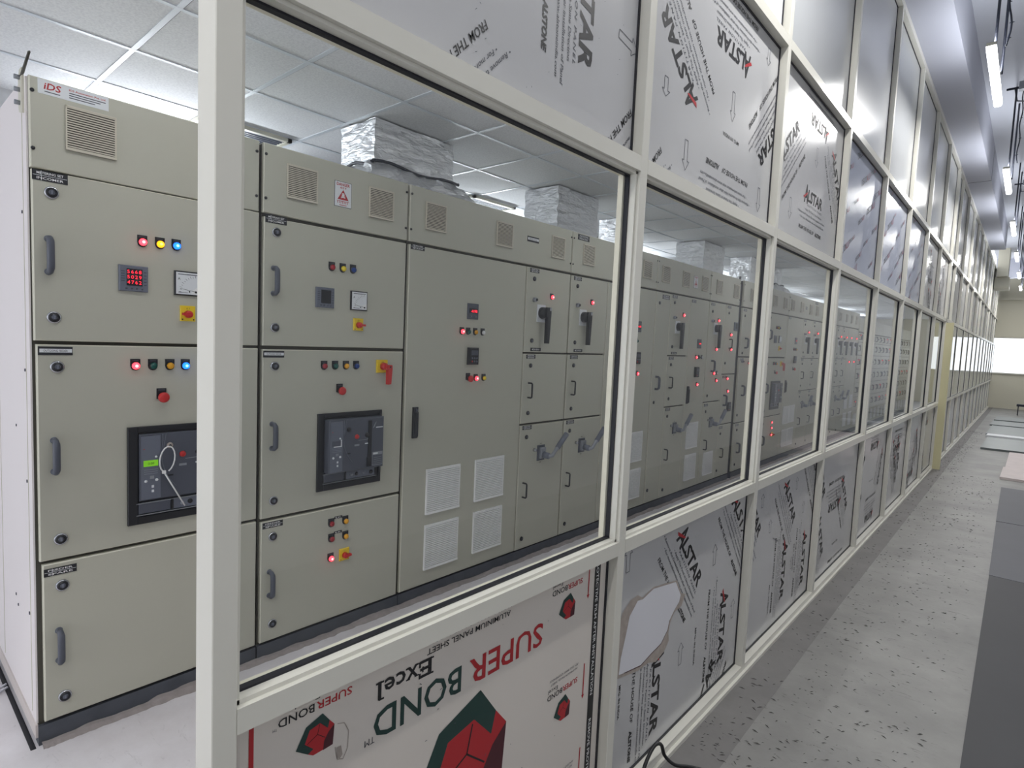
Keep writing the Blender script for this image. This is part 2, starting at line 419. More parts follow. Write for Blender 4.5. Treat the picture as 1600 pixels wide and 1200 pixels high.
def bead(m_, y0, y1, z0, z1, wide=0.008):
    for (a, b, c, d) in ((y0, y0 + wide, z0, z1), (y1 - wide, y1, z0, z1), (y0, y1, z0, z0 + wide), (y0, y1, z1 - wide, z1)):
        m_.box(-0.031, -0.011, a, b, c, d, 'alu')
def rear_bead(m_, y0, y1, z0, z1, wide=0.020):
    for (a, b, c, d) in ((y0, y0 + wide, z0, z1), (y1 - wide, y1, z0, z1), (y0 + wide, y1 - wide, z0, z0 + 0.006), (y0 + wide, y1 - wide, z1 - 0.008, z1)):
        m_.box(-0.064, -0.047, a, b, c, d, 'cream_bead')
def gask(m_, y0, y1, z0, z1, wd=0.012, x0=-0.0455, x1=-0.0312):
    for (a, b, c, d) in ((y0, y0 + wd, z0, z1), (y1 - wd, y1, z0, z1), (y0, y1, z0, z0 + wd), (y0, y1, z1 - wd, z1)):
        m_.box(x0, x1, a, b, c, d, 'gasket')
ORD = ['first', 'second', 'third', 'fourth', 'fifth', 'sixth', 'seventh', 'eighth', 'ninth', 'tenth', 'eleventh', 'twelfth', 'thirteenth', 'fourteenth', 'fifteenth', 'sixteenth', 'seventeenth', 'eighteenth', 'nineteenth', 'twentieth', 'twenty-first', 'twenty-second', 'twenty-third']
bays = []
for i in range(len(allp)):
    a = allp[i] + 0.0195; b = (allp[i + 1] if i + 1 < len(allp) else YE) - 0.0195
    if i == 8: a = 10.06
    bays.append((a, b))
for i, (a, b) in enumerate(bays):
    wn = thing('window_%d' % (i + 1), kind='structure', loc=(-0.04, (a + b) / 2, 0.93))
    if i > 7:                                  # the farther run is glazed almost flush with the frame's face
        m_ = MB(); gask(m_, a, b, 0.930, 2.047, 0.006, -0.012, -0.006); part('gasket', m_, wn)
        m_ = MB(); m_.box(-0.017, -0.012, a + 0.002, b - 0.002, 0.932, 2.045, 'glass'); part('window_pane', m_, wn)
        continue
    m_ = MB(); bead(m_, a, b, 0.930, 2.047); part('glazing_bead', m_, wn)
    m_ = MB(); rear_bead(m_, a, b, 0.930, 2.047); part('rear_bead', m_, wn)
    m_ = MB(); gask(m_, a, b, 0.930, 2.047); part('gasket', m_, wn)
    m_ = MB(); m_.box(-0.0425, -0.0375, a + 0.004, b - 0.004, 0.934, 2.043, 'glass'); part('window_pane', m_, wn)

# ------------------------------------------------------------------ printed films
PX = -0.0352
def print_block(mb, y, z, ang, clip, red=True, s=1.0):
    ca, sa = math.cos(math.radians(ang)), math.sin(math.radians(ang))
    def at(u, v): return (y + (u * ca - v * sa) * s, z + (u * sa + v * ca) * s)
    x = PX
    def T(t, u, v, h, **k):
        p = at(u, v); 
        if 'width' in k: k['width'] *= s
        text(mb, t, p[0], p[1], h * s, ang, x, clip=clip, **k)
    T('A', -0.004, -0.012, 0.088, bold=0.028, shear=0.15, width=0.066)
    T('LSTAR', 0.056, 0.0, 0.057, bold=0.032, shear=0.15, width=0.274)
    if red:
        pts = [at(-0.018, 0.012), at(-0.004, 0.004), at(0.046, 0.030), at(0.058, 0.045), at(0.028, 0.033)]
        if clip[0] < min(p[0] for p in pts) and clip[1] > max(p[0] for p in pts) and clip[2] < min(p[1] for p in pts) and clip[3] > max(p[1] for p in pts):
            quad(mb, pts, x + 0.0002, 'redink')
    T('PARTITION PANEL', 0.06, -0.026, 0.011, shear=0.25, width=0.28, spacing=1.3, bold=0.01, m='greyink')
    T('• Apply The Panel in Same Direction', 0.02, -0.050, 0.011, shear=0.2, width=0.32, m='greyink', bold=0.008)
    T('• Remove the Protective Film after installation of Panel', -0.094, -0.074, 0.011, shear=0.2, width=0.50, m='greyink', bold=0.008)
    T('• For more information visit www.alstoneindia.com', -0.055, -0.098, 0.011, shear=0.2, width=0.45, m='greyink', bold=0.008)
    T('FROM THE HOUSE OF', -0.06, -0.153, 0.018, shear=0.2, width=0.27, bold=0.015)
    T('ALSTONE', 0.235, -0.153, 0.018, shear=0.2, width=0.12, bold=0.045)
def print_mfg(mb, y, z, ang, clip, l=0.16):
    text(mb, 'MFG. IN INDIA', y, z, 0.013, ang, PX, 'blackink', width=l, bold=0.012, clip=clip)
def print_arrow(mb, y, z, ang, l=0.1, clip=None):
    ca, sa = math.cos(math.radians(ang)), math.sin(math.radians(ang))
    sh = [(0, -0.012), (l * 0.68, -0.012), (l * 0.68, -0.026), (l, 0), (l * 0.68, 0.026), (l * 0.68, 0.012), (0, 0.012)]
    P = [(y + u * ca - v * sa, z + u * sa + v * ca) for u, v in sh]
    if clip and not all(clip[0] < p[0] < clip[1] and clip[2] < p[1] < clip[3] for p in P): return
    for i in range(len(P)): rline(mb, P[i], P[(i + 1) % len(P)], 0.0022, PX, 'greyink')
def hexlogo(mb, y, z, s):
    def q(l, m, d): quad(mb, [(y + a * s, z + b * s) for a, b in l], PX + d, m)
    x = 0.0
    g1 = [(0, 0), (0.0150, -0.020), (0.0113, -0.034), (-0.0048, -0.0168), (-0.0262, -0.0210), (-0.0355, -0.0437), (-0.0180, -0.061), (-0.029, -0.0662), (-0.0530, -0.048), (-0.0335, -0.0120)]
    red = [(0.0150, -0.020), (0.0256, -0.0325), (0.0225, -0.072), (-0.018, -0.0735), (-0.029, -0.0662), (-0.0180, -0.061), (-0.0355, -0.0437), (-0.0262, -0.0210), (-0.0048, -0.0168), (0.0113, -0.034)]
    q(red, 'redink', 0.0); q(g1, 'greenink', 0.0001)
    q([(0.0256, -0.0325), (0.0225, -0.072), (0.002, -0.0735), (0.004, -0.056), (0.013, -0.042)], 'darkred', 0.0002)
    c = (-0.010, -0.0365)
    for e in ((-0.006, -0.019), (-0.031, -0.046), (0.006, -0.050)):
        rline(mb, (y + c[0] * s, z + c[1] * s), (y + e[0] * s, z + e[1] * s), 0.0011 * s, PX + 0.0003, 'blackink')

def sheet(mb, a, b, z0, z1, m):
    mb.box(-0.0385, -0.036, a + 0.001, b - 0.001, z0 + 0.001, z1 - 0.001, m)
def film_sheet(i, row, a, b, z0, z1, base, prints, label, group):
    o = thing('cladding_panel', label, 'panel', (-0.038, (a + b) / 2, z0), group)
    mb = MB(); sheet(mb, a, b, z0, z1, base)
    prints(mb, (a - 0.004, b + 0.004, z0 - 0.01, z1 + 0.01))
    part('panel_sheet', mb, o)
    m2 = MB(); gask(m2, a, b, z0, z1, 0.009, -0.040, -0.0325); part('gasket', m2, o)
    return o

def superbond(mb, clip):
    A = 180
    def T(t, y, z, h, m, w, x=PX, **k): text(mb, t, y, z, h, A, x, m, width=w, clip=clip, **k)
    T('SUPER', 1.238, 0.773, 0.062, 'redink', 0.280, bold=0.012)
    T('BOND', 0.932, 0.773, 0.062, 'greenink', 0.245, bold=0.012)
    T('TM', 0.690, 0.722, 0.014, 'greyink', 0.024)
    # bold serif word, letter by letter with its slab ends
    for ch, u, w_, h in (('E', 0.0, 0.034, 0.038), ('x', 0.039, 0.030, 0.038), ('c', 0.072, 0.025, 0.038), ('e', 0.100, 0.027, 0.038), ('l', 0.134, 0.0085, 0.038)):
        T(ch, 0.838 - u, 0.832, h, 'blackink', w_, bold=0.015)
    def sf(u0, u1, v0, v1): quad(mb, [(0.838 - u0, 0.832 - v0), (0.838 - u1, 0.832 - v0), (0.838 - u1, 0.832 - v1), (0.838 - u0, 0.832 - v1)], PX + 0.0001, 'blackink')
    for q in ((-0.006, 0.012, 0, 0.004), (-0.006, 0.012, 0.0345, 0.0385), (0.031, 0.036, 0.0, 0.013), (0.031, 0.036, 0.026, 0.0385), (0.023, 0.027, 0.013, 0.026),
              (0.036, 0.049, 0, 0.0032), (0.059, 0.072, 0, 0.0032), (0.036, 0.048, 0.0245, 0.0277), (0.060, 0.071, 0.0245, 0.0277), (0.128, 0.148, 0, 0.004), (0.127, 0.140, 0.036, 0.040)): sf(*q)
    T('ALUMINIUM PANEL SHEET', 1.100, 0.853, 0.0135, 'blackink', 0.276, bold=0.012)
    T('AN ISO 9001 COMPANY', 1.110, 0.874, 0.013, 'blackink', 0.26, bold=0.012)
    hexlogo(mb, 1.000, 0.684, 3.95)
    T('SUPER', 0.634, 0.853, 0.0155, 'redink', 0.076, bold=0.01); T('BOND', 0.554, 0.853, 0.0155, 'blackink', 0.070, bold=0.01)
    T('Excel', 0.565, 0.870, 0.011, 'blackink', 0.05); T('TM', 0.482, 0.840, 0.005, 'greyink', 0.008)
    hexlogo(mb, 0.571, 0.826, 1.0)
    for zz in (0.818, 0.513, 0.208):
        hexlogo(mb, 1.363, zz, 1.0)
        T('SUPER', 1.421, zz + 0.029, 0.0155, 'redink', 0.074, bold=0.01); T('BOND', 1.345, zz + 0.029, 0.0155, 'blackink', 0.070, bold=0.01)
        T('Excel', 1.322, zz + 0.045, 0.011, 'blackink', 0.045)
        T('ALUMINIUM PANEL SHEET', 1.418, zz + 0.060, 0.006, 'greyink', 0.13)
        T('AN ISO 9001 COMPANY', 1.422, zz + 0.072, 0.006, 'greyink', 0.14)
    for z1, z0 in ((0.875, 0.772), (0.569, 0.458), (0.301, 0.19)):
        rline(mb, (1.4555, z1), (1.4545, z0 + 0.012), 0.005, PX, 'redink'); quad(mb, [(1.4475, z0 + 0.013), (1.4615, z0 + 0.013), (1.4545, z0)], PX, 'redink')
    rline(mb, (0.4365, 0.88), (0.4365, 0.655), 0.0085, PX, 'redink'); quad(mb, [(0.425, 0.66), (0.448, 0.66), (0.4365, 0.63)], PX, 'redink')
    quad(mb, [(1.486, 0.03), (1.517, 0.03), (1.517, 0.885), (1.486, 0.885)], PX, 'blackink')
    for zt in (0.98, 0.372):
        text(mb, 'REMOVE PROTECTIVE FILM AFTER INSTALLATION', 1.495, zt, 0.013, -90, PX + 0.0003, 'white', width=0.53, bold=0.01, clip=clip)
    # peeled blister in the film
    ring = [(0.603, 0.79), (0.618, 0.785), (0.628, 0.765), (0.627, 0.73), (0.617, 0.712), (0.604, 0.718), (0.599, 0.745)]
    for i in range(len(ring) - 1): rline(mb, ring[i], ring[i + 1], 0.0018, PX, 'brown')
    quad(mb, [(0.602, 0.742), (0.612, 0.742), (0.616, 0.722), (0.610, 0.716), (0.603, 0.722)], PX, 'brown')
    for k in range(26):
        yy = random.uniform(0.45, 1.44); zz = random.uniform(0.2, 0.86); rline(mb, (yy, zz), (yy + random.uniform(-0.006, 0.006), zz + random.uniform(-0.006, 0.006)), 0.0016, PX + 0.0004, 'greyink')

def L1(mb, c):
    print_block(mb, 2.05, 0.825, -51, c); print_block(mb, 2.585, 0.865, -51, c)
    print_block(mb, 2.535, 0.462, -90, c); print_block(mb, 1.915, 0.435, -90, c)
    print_mfg(mb, 2.268, 0.393, -90, c); print_mfg(mb, 1.672, 0.403, -90, c, 0.12)
    print_block(mb, 2.33, -0.11, 56, c, False)
    for y, z in ((2.14, 0.29), (1.685, 0.79), (2.42, 0.62), (2.68, 0.30)): print_arrow(mb, y, z, 90, 0.09, c)
    out = [(1.640, 0.60), (1.665, 0.655), (1.715, 0.685), (1.765, 0.688), (1.80, 0.668), (1.877, 0.684), (2.065, 0.655), (2.11, 0.59), (2.15, 0.575), (2.12, 0.535), (2.06, 0.53), (2.03, 0.50), (2.02, 0.46), (2.03, 0.43), (1.99, 0.40), (1.93, 0.385), (1.87, 0.405), (1.80, 0.405), (1.70, 0.425), (1.655, 0.435)]
    inn = [(1.700, 0.58), (1.715, 0.630), (1.765, 0.668), (1.80, 0.662), (1.877, 0.677), (2.055, 0.650), (2.105, 0.585), (2.095, 0.56), (2.055, 0.538), (2.022, 0.512), (2.012, 0.478), (1.962, 0.442), (1.890, 0.432), (1.815, 0.418), (1.70, 0.437), (1.665, 0.445), (1.672, 0.50)]
    quad(mb, out, PX + 0.0004, 'brown'); quad(mb, inn, PX + 0.0008, 'patch')
    for i in range(9, len(inn) - 3): rline(mb, inn[i], inn[i + 1], 0.003, PX + 0.0011, 'darkred')
def L2(mb, c):
    print_block(mb, 3.335, 0.815, -51, c, ); print_block(mb, 3.40, 0.485, -90, c); print_block(mb, 3.79, 0.455, -90, c)
    print_block(mb, 2.75, 0.87, -51, c); print_block(mb, 3.84, 0.92, -51, c); print_mfg(mb, 3.60, 0.43, -90, c); print_mfg(mb, 3.20, 0.30, -90, c)
    for y, z in ((2.99, 0.76), (3.565, 0.76), (3.735, 0.59), (3.14, 0.60), (3.58, 0.29)): print_arrow(mb, y, z, 90, 0.07, c)
    for k in range(5): yy = 3.2 + k * 0.02; rline(mb, (yy, 0.56 - k * 0.008), (yy + 0.008, 0.55 - k * 0.008), 0.006, PX, 'greyink')
def L3(mb, c):
    print_block(mb, 4.68, 0.64, -52, c); print_block(mb, 4.68, 0.52, 180, c); print_block(mb, 4.10, 0.47, -62, c)
    print_block(mb, 4.82, -0.05, 180, c); print_mfg(mb, 4.70, 0.21, 180, c); print_block(mb, 4.75, 0.96, 180, c); print_block(mb, 4.02, 0.88, -60, c)
def L4(mb, c):
    print_block(mb, 5.98, 0.18, 180, c); print_block(mb, 5.20, 0.60, -52, c); print_block(mb, 5.25, 0.95, -62, c)
    print_block(mb, 5.98, 0.80, 180, c); print_block(mb, 6.18, 0.70, -110, c); print_mfg(mb, 5.85, 0.48, 180, c)
def randfilm(seed, y0, z0, z1, base_ang=-60):
    def f(mb, c):
        r = random.Random(seed)
        for k in range(5):
            print_block(mb, y0 + r.uniform(0.0, 0.95), r.uniform(z0 + 0.15, z1 - 0.1), r.choice([-60, 180, -90, base_ang]), c)
        for k in range(3): print_arrow(mb, y0 + r.uniform(0.1, 1.0), r.uniform(z0 + 0.1, z1 - 0.15), 90, 0.09, c)
        print_mfg(mb, y0 + r.uniform(0.3, 0.8), r.uniform(z0 + 0.2, z1 - 0.1), 180, c)
    return f
def U0(mb, c):
    print_block(mb, 1.271, 2.585, -90, c); print_block(mb, 0.995, 2.070, 226, c); print_block(mb, 1.605, 2.075, 226, c)
    print_block(mb, 0.70, 2.72, 180, c); print_arrow(mb, 1.455, 2.405, -8, 0.105, c)
    for k in range(40):
        yy = random.uniform(0.6, 1.5); zz = random.uniform(2.12, 2.6); rline(mb, (yy, zz), (yy + random.uniform(-0.006, 0.006), zz + random.uniform(-0.004, 0.004)), 0.0012, PX + 0.0004, 'greyink')
def U1(mb, c):
    print_block(mb, 1.965, 2.385, 139, c); print_block(mb, 2.425, 2.69, 180, c); print_block(mb, 2.81, 2.596, 226, c); print_block(mb, 2.428, 2.072, 180, c)
    print_mfg(mb, 2.365, 2.355, 180, c); print_block(mb, 1.80, 2.02, 226, c)
    for y, z, l in ((1.745, 2.39, 0.06), (1.912, 2.24, 0.10), (2.285, 2.522, 0.11), (2.624, 2.235, 0.10), (2.625, 2.815, 0.07)): print_arrow(mb, y, z, -90, l, c)
def U2(mb, c):
    print_block(mb, 2.875, 2.40, 42, c); print_block(mb, 3.275, 2.325, 0, c); print_block(mb, 3.735, 2.665, -50, c); print_block(mb, 3.62, 2.76, 180, c)
    for y, z in ((3.06, 2.285), (3.44, 2.62)): print_arrow(mb, y, z, -90, 0.1, c)
def deco(seed, y0):
    def f(mb, c):
        r = random.Random(seed)
        for row in range(7):
            for k in range(3):
                u = -0.1 + k * 0.42 + (row % 2) * 0.2 + r.uniform(-0.04, 0.04); v = 2.02 + row * 0.125 + r.uniform(-0.02, 0.02); q = r.choice((0.55, 0.7, 1.0)); a = 24
                ca, sa = math.cos(math.radians(a)), math.sin(math.radians(a))
                text(mb, 'DECO', y0 + u, v, 0.040 * q, a, PX, 'greyink', clip=c, shear=0.2, bold=0.01)
                text(mb, 'ALU', y0 + u + 0.145 * q * ca, v + 0.145 * q * sa, 0.040 * q, a, PX, 'pinkink', clip=c, shear=0.2, bold=0.01)
    return f
nop = lambda mb, c: None
zl = (0.045, 0.887); zu = (2.090, 2.868); zt = (2.910, 4.085)
lowlab = {0: 'cream film-covered sheet with large red and green hexagon logo, below nearest window',
          1: 'grey printed film panel with a torn white patch, low in the partition',
          2: 'grey printed film panel low in the partition, right after the torn one',
          3: 'grey film panel with slanting black print, fourth low panel from near end'}
uplab = {0: 'silvery printed film panel above the nearest window, cut by the top of the view',
         1: 'silvery printed film panel with two red-marked logos above the second window',
         2: 'silvery printed film panel with an upright logo above the third window',
         3: 'bluish film panel with slanting red and grey print above the fourth window'}
for i, (a, b) in enumerate(bays):
    o_ = ORD[i]
    if i == 0: film_sheet(i, 0, a, b, *zl, 'acpw', superbond, lowlab[0], 'lower partition panels')
    else:
        fn = {1: L1, 2: L2, 3: L3, 4: L4}.get(i, randfilm(i, a, *zl) if i < 8 else nop)
        lab = lowlab.get(i, ('grey printed film panel' if i < 8 else 'plain pale panel') + ' under the %s window from the near end' % o_)
        film_sheet(i, 0, a, b, *zl, 'acp' if i < 8 else 'lamw', fn, lab, 'lower partition panels')
    fn = {0: U0, 1: U1, 2: U2}.get(i, deco(i, a) if i < 6 else (randfilm(i + 40, a, *zu) if i < 8 else nop))
    lab = uplab.get(i, ('bluish film panel with faint slanting print' if i < 6 else 'plain grey panel' if i > 7 else 'grey film panel with faint print') + ' above the %s window from the near end' % o_)
    film_sheet(i, 1, a, b, *zu, 'acp' if i < 3 or i in (6, 7) else 'acpb' if i < 6 else 'lamg', fn, lab, 'upper partition panels')
    film_sheet(i, 2, a, b, *zt, 'lamg' if i in (2, 4, 6, 7, 9, 10, 13, 14) else 'lamw', nop, 'tall glossy %s panel in the top row, %s from the near end' % ('grey' if i in (2, 4, 6, 7, 9, 10, 13, 14) else 'white', o_), 'top row partition panels')

# cream post standing proud of the partition
mb = MB(); mb.box(-0.062, 0.085, 9.975, 10.06, 0.0, 2.03, 'cream', 0.003); mb.box(-0.062, 0.0, 9.975, 10.06, 2.03, 4.13, 'alu')
whole('trim_3', mb, None, None, kind='structure')

# ------------------------------------------------------------------ cabinet fittings (all built round the origin, facing +x)
def b_lock(mb):
    mb.disc(0, 0, 0, [(0, 0.021), (0.004, 0.021), (0.006, 0.018)], 'chrome', 22); mb.disc(0.003, 0, 0, [(0, 0.0175), (0.006, 0.0165)], 'black', 20)
    mb.disc(0.009, 0, 0, [(0, 0.009), (0.003, 0.008)], 'char', 14); mb.box(0.012, 0.0135, -0.0025, 0.0025, -0.006, 0.006, 'slate')
def b_slock(mb):
    mb.disc(0, 0, 0, [(0, 0.0155), (0.006, 0.0145)], 'black', 16); mb.disc(0.006, 0, 0, [(0, 0.007), (0.003, 0.006)], 'char', 12)
def b_handle(mb):
    l = 0.056
    mb.tube([(0, 0, -l), (0.024, 0, -l), (0.036, 0, -l + 0.010), (0.038, 0, -l + 0.024), (0.038, 0, l - 0.024), (0.036, 0, l - 0.010), (0.024, 0, l), (0, 0, l)], [0.010, 0.010, 0.0115, 0.0115, 0.0115, 0.0115, 0.010, 0.010], 'char', 10)
    for s in (-1, 1): mb.disc(0, 0, s * l, [(0, 0.012), (0.003, 0.011)], 'slate', 12)
def b_thin(mb):
    l = 0.05
    mb.tube([(0, 0, -l), (0.03, 0, -l), (0.036, 0, -l + 0.006), (0.036, 0, l - 0.006), (0.03, 0, l), (0, 0, l)], 0.006, 'black', 8)
def b_swing(mb):
    mb.box(0, 0.014, -0.018, 0.018, -0.088, 0.088, 'black', 0.005); mb.box(0.014, 0.026, -0.012, 0.012, -0.078, 0.060, 'black', 0.005)
    mb.disc(0.014, 0, 0.072, [(0, 0.009), (0.006, 0.008)], 'char', 12)
def b_lampf(lens, core=None):
    def f(mb):
        mb.poly([(-0.0165, 0.026), (0.0165, 0.026), (0.0165, 0.0), (0.014, -0.010), (0.008, -0.016), (0, -0.018), (-0.008, -0.016), (-0.014, -0.010), (-0.0165, 0.0)], 0, 0.004, 'black')
        mb.disc(0, 0, 0, [(0.004, 0.0145), (0.010, 0.0145)], 'black', 18)
        mb.disc(0, 0, 0, [(0.010, 0.0135), (0.016, 0.0125), (0.020, 0.008), (0.0215, 0.003)], lens, 18)
        if core: mb.disc(0, 0, 0, [(0.0195, 0.0075), (0.0222, 0.003)], core, 12)
        mb.box(0.004, 0.0045, -0.011, 0.011, 0.0185, 0.0215, 'greyink')
    return f
def b_estop(mb):
    mb.box(0, 0.004, -0.017, 0.017, -0.008, 0.034, 'black'); mb.box(0.004, 0.0045, -0.012, 0.012, 0.025, 0.030, 'greyink')
    mb.disc(0, 0, 0, [(0.0, 0.013), (0.022, 0.013)], 'black', 16); mb.disc(0, 0, 0, [(0.020, 0.012), (0.024, 0.0195), (0.032, 0.0205), (0.037, 0.017), (0.039, 0.008)], 'redp', 22)
def b_meterf(lines):
    def f(mb):
        h = 0.048; mb.box(0, 0.012, -h, h, -h, h, 'slate', 0.003)
        mb.box(0.012, 0.0135, -0.024, 0.028, -0.027, 0.036, 'black')
        if lines:
            for k, t in enumerate(lines): text(mb, t, 0.0015, 0.0185 - k * 0.0195, 0.0125, 0, 0.0139, 'digit', width=0.047, bold=-0.004, spacing=1.25, center=True)
        for k in range(5): mb.box(0.012, 0.0128, -0.042, -0.030, 0.024 - k * 0.009, 0.0265 - k * 0.009, 'greyink'); mb.box(0.012, 0.0128, 0.033, 0.042, 0.024 - k * 0.012, 0.027 - k * 0.012, 'greyink')
        for k in range(4): mb.disc(0.012, -0.024 + k * 0.017, -0.037, [(0, 0.004), (0.002, 0.0035)], 'char', 10)
    return f
def b_ammeter(mb):
    h = 0.048; mb.box(0, 0.010, -h, h, -h, h, 'black', 0.002); mb.box(0.010, 0.0112, -0.043, 0.043, -0.043, 0.043, 'offwhite')
    x = 0.0114
    text(mb, 'A', -0.037, 0.012, 0.010, 0, x, 'blackink')
    for k in range(11):
        a = math.radians(95 + k * 8.5); c = (0.034, -0.034); r0, r1 = 0.058, 0.064 if k % 2 else 0.067
        rline(mb, (c[0] + r0 * math.cos(a), c[1] + r0 * math.sin(a)), (c[0] + r1 * math.cos(a), c[1] + r1 * math.sin(a)), 0.0012, x, 'blackink')
    rline(mb, (-0.036, 0.035), (0.036, 0.035), 0.003, x, 'greyink')
    rline(mb, (0.030, -0.031), (-0.028, -0.021), 0.0014, x + 0.0002, 'blackink'); rline(mb, (-0.036, -0.036), (0.0, -0.037), 0.002, x, 'greyink')
    mb.disc(0.0112, 0.030, -0.032, [(0, 0.0045), (0.002, 0.004)], 'black', 12); mb.disc(0.0112, 0.006, -0.032, [(0, 0.003), (0.001, 0.003)], 'black', 10)
    quad(mb, [(0.012, -0.043), (0.043, -0.043), (0.043, -0.012), (0.030, -0.016), (0.018, -0.026)], x - 0.0001, 'white')
def b_rotary(ang):
    def f(mb):
        mb.box(0, 0.008, -0.028, 0.028, -0.031, 0.031, 'yelp', 0.002); text(mb, '0  1', 0, 0.017, 0.006, 0, 0.0084, 'blackink', center=True)
        for s in (-1, 1): mb.disc(0.008, s * 0.021, -0.024, [(0, 0.0028), (0.001, 0.0028)], 'black', 8)
        mb.disc(0.008, 0, -0.003, [(0, 0.0155), (0.016, 0.014), (0.018, 0.012)], 'redp', 18)
        c, s = math.cos(ang), math.sin(ang); P = [(-0.004, -0.006), (0.026, -0.005), (0.026, 0.005), (-0.004, 0.006)]
        mb.poly([(u * c - v * s, -0.003 + u * s + v * c) for u, v in P], 0.018, 0.034, 'redp')
    return f
def b_isolator(mb):
    mb.box(0, 0.010, -0.034, 0.034, -0.034, 0.034, 'yelp', 0.002); text(mb, 'ON', 0, 0.020, 0.006, 0, 0.0104, 'blackink', center=True)
    mb.disc(0.010, 0.004, 0.0, [(0, 0.020), (0.022, 0.018), (0.026, 0.015)], 'redp', 20)
    mb.poly([(-0.004, 0.010), (0.034, 0.008), (0.036, -0.012), (0.030, -0.092), (0.012, -0.094), (0.010, -0.014), (-0.004, -0.010)], 0.026, 0.050, 'redp')
    mb.disc(0.050, 0.022, -0.002, [(0, 0.005), (0.001, 0.005)], 'black', 10)
def b_knob(mb):
    mb.box(0, 0.006, -0.044, 0.044, -0.060, 0.060, 'offwhite', 0.001)
    mb.disc(0.006, 0.004, 0.004, [(0, 0.040), (0.028, 0.038), (0.034, 0.034)], 'black', 24)
    mb.poly([(0.004, 0.042), (0.052, 0.044), (0.054, 0.0), (0.044, -0.205), (0.018, -0.205), (0.016, -0.020), (0.0, -0.03)], 0.026, 0.052, 'black')
    mb.box(0.052, 0.056, 0.030, 0.050, 0.020, 0.042, 'chrome')
def b_keyswitch(mb):
    mb.disc(0, 0, 0, [(0, 0.016), (0.020, 0.015), (0.024, 0.012)], 'steelgrey', 18); mb.disc(0.024, 0, 0, [(0, 0.009), (0.006, 0.008)], 'black', 14)
def b_lever(mb):
    mb.box(0, 0.008, -0.050, 0.030, -0.055, 0.055, 'char', 0.002); mb.box(0.008, 0.030, -0.036, 0.022, -0.038, 0.038, 'steelgrey', 0.006)
    mb.tube([(0.03, -0.01, -0.01), (0.075, -0.005, -0.015)], [0.024, 0.022], 'slate', 14)
    mb.tube([(0.072, -0.012, -0.018), (0.085, 0.020, -0.012), (0.085, 0.055, 0.020), (0.085, 0.085, 0.045), (0.085, 0.175, 0.125)], [0.013, 0.014, 0.013, 0.016, 0.017], 'steelgrey', 12)
    mb.tube([(0.085, 0.075, 0.036), (0.085, 0.178, 0.128)], [0.0185, 0.020], 'slate', 12)
    mb.disc(0.0, -0.085, 0.028, [(0, 0.013), (0.018, 0.012), (0.022, 0.009)], 'chrome', 16)
    text(mb, 'OFF', -0.01, -0.073, 0.008, 0, 0.001, 'blackink', center=True, bold=0.02); text(mb, 'ON', -0.01, 0.062, 0.008, 0, 0.001, 'blackink', center=True, bold=0.02)
def b_grillef(h, fr, sl, n):
    def f(mb):
        mb.box(0, 0.0035, -h, h, -h, h, sl)
        t = h * 0.055
        for s in (-1, 1):
            mb.box(0.0, 0.009, s * h, s * (h - t), -h, h, fr)
            if s > 0: mb.box(0.0, 0.009, -h, h, h - t, h, fr)
            else: mb.box(0.0, 0.012, -h, h, -h, -h + t * 2.0, fr)
        p = (2 * h - 3 * t) / n
        for k in range(n):
            z = -h + 2 * t + p * k + p * 0.3
            P = [(0.0035, z + p * 0.35), (0.0035, z + p * 0.70), (0.010, z + p * 0.56), (0.010, z)]
            vs = [(x, y, zz) for y in (-h + t, h - t) for x, zz in P]
            mb.add(vs, [(0, 1, 2, 3), (7, 6, 5, 4), (0, 4, 5, 1), (1, 5, 6, 2), (2, 6, 7, 3), (3, 7, 4, 0)], fr)
    return f
def b_platef(w_, h_, lines, white=False):
    def f(mb):
        mb.box(0, 0.002, -w_, w_, -h_, h_, 'black')
        if white:
            mb.box(0.002, 0.0025, -w_ * 0.92, w_ * 0.96, -h_ * 0.35, h_ * 0.5, 'offwhite'); text(mb, lines[0], 0, -h_ * 0.22, h_ * 0.5, 0, 0.0028, 'blackink', center=True, width=w_ * 1.4); return
        n = len(lines)
        for k, t in enumerate(lines):
            z = h_ - (k + 0.5) * 2 * h_ / n
            text(mb, t, 0, z - h_ * 0.45 / n, h_ * 0.9 / n, 0, 0.0024, 'white', center=True, width=w_ * 1.5, bold=0.01)
        if n > 1: mb.box(0.002, 0.0023, -w_ * 0.96, w_ * 0.96, -0.0006, 0.0006, 'offwhite')
        mb.box(0.002, 0.0023, -w_ * 0.5 - 0.0005, -w_ * 0.5 + 0.0005, -h_ * 0.95, h_ * 0.95, 'offwhite')
    return f
def b_screw(mb): mb.disc(0, 0, 0, [(0, 0.0065), (0.004, 0.006)], 'black', 10)
def b_display(mb):
    mb.box(0, 0.008, -0.045, 0.045, -0.047, 0.047, 'char', 0.002); mb.box(0.008, 0.009, -0.034, 0.034, -0.010, 0.018, 'black')
    text(mb, '-0.98', 0.006, -0.006, 0.015, 0, 0.0094, 'digit', center=True, width=0.052, bold=0.03)
    for k in range(3): mb.disc(0.008, -0.02 + k * 0.02, -0.03, [(0, 0.005), (0.002, 0.004)], 'slate', 10)
def b_drive(mb):
    mb.box(0, 0.022, -0.042, 0.042, -0.052, 0.052, 'black', 0.006); mb.box(0.022, 0.0232, -0.026, 0.030, 0.006, 0.036, 'char')
    for k in range(3):
        for j in range(2): mb.disc(0.022, -0.018 + k * 0.02, -0.012 - j * 0.020, [(0, 0.006), (0.002, 0.005)], 'redp' if (k, j) == (0, 1) else 'slate', 10)
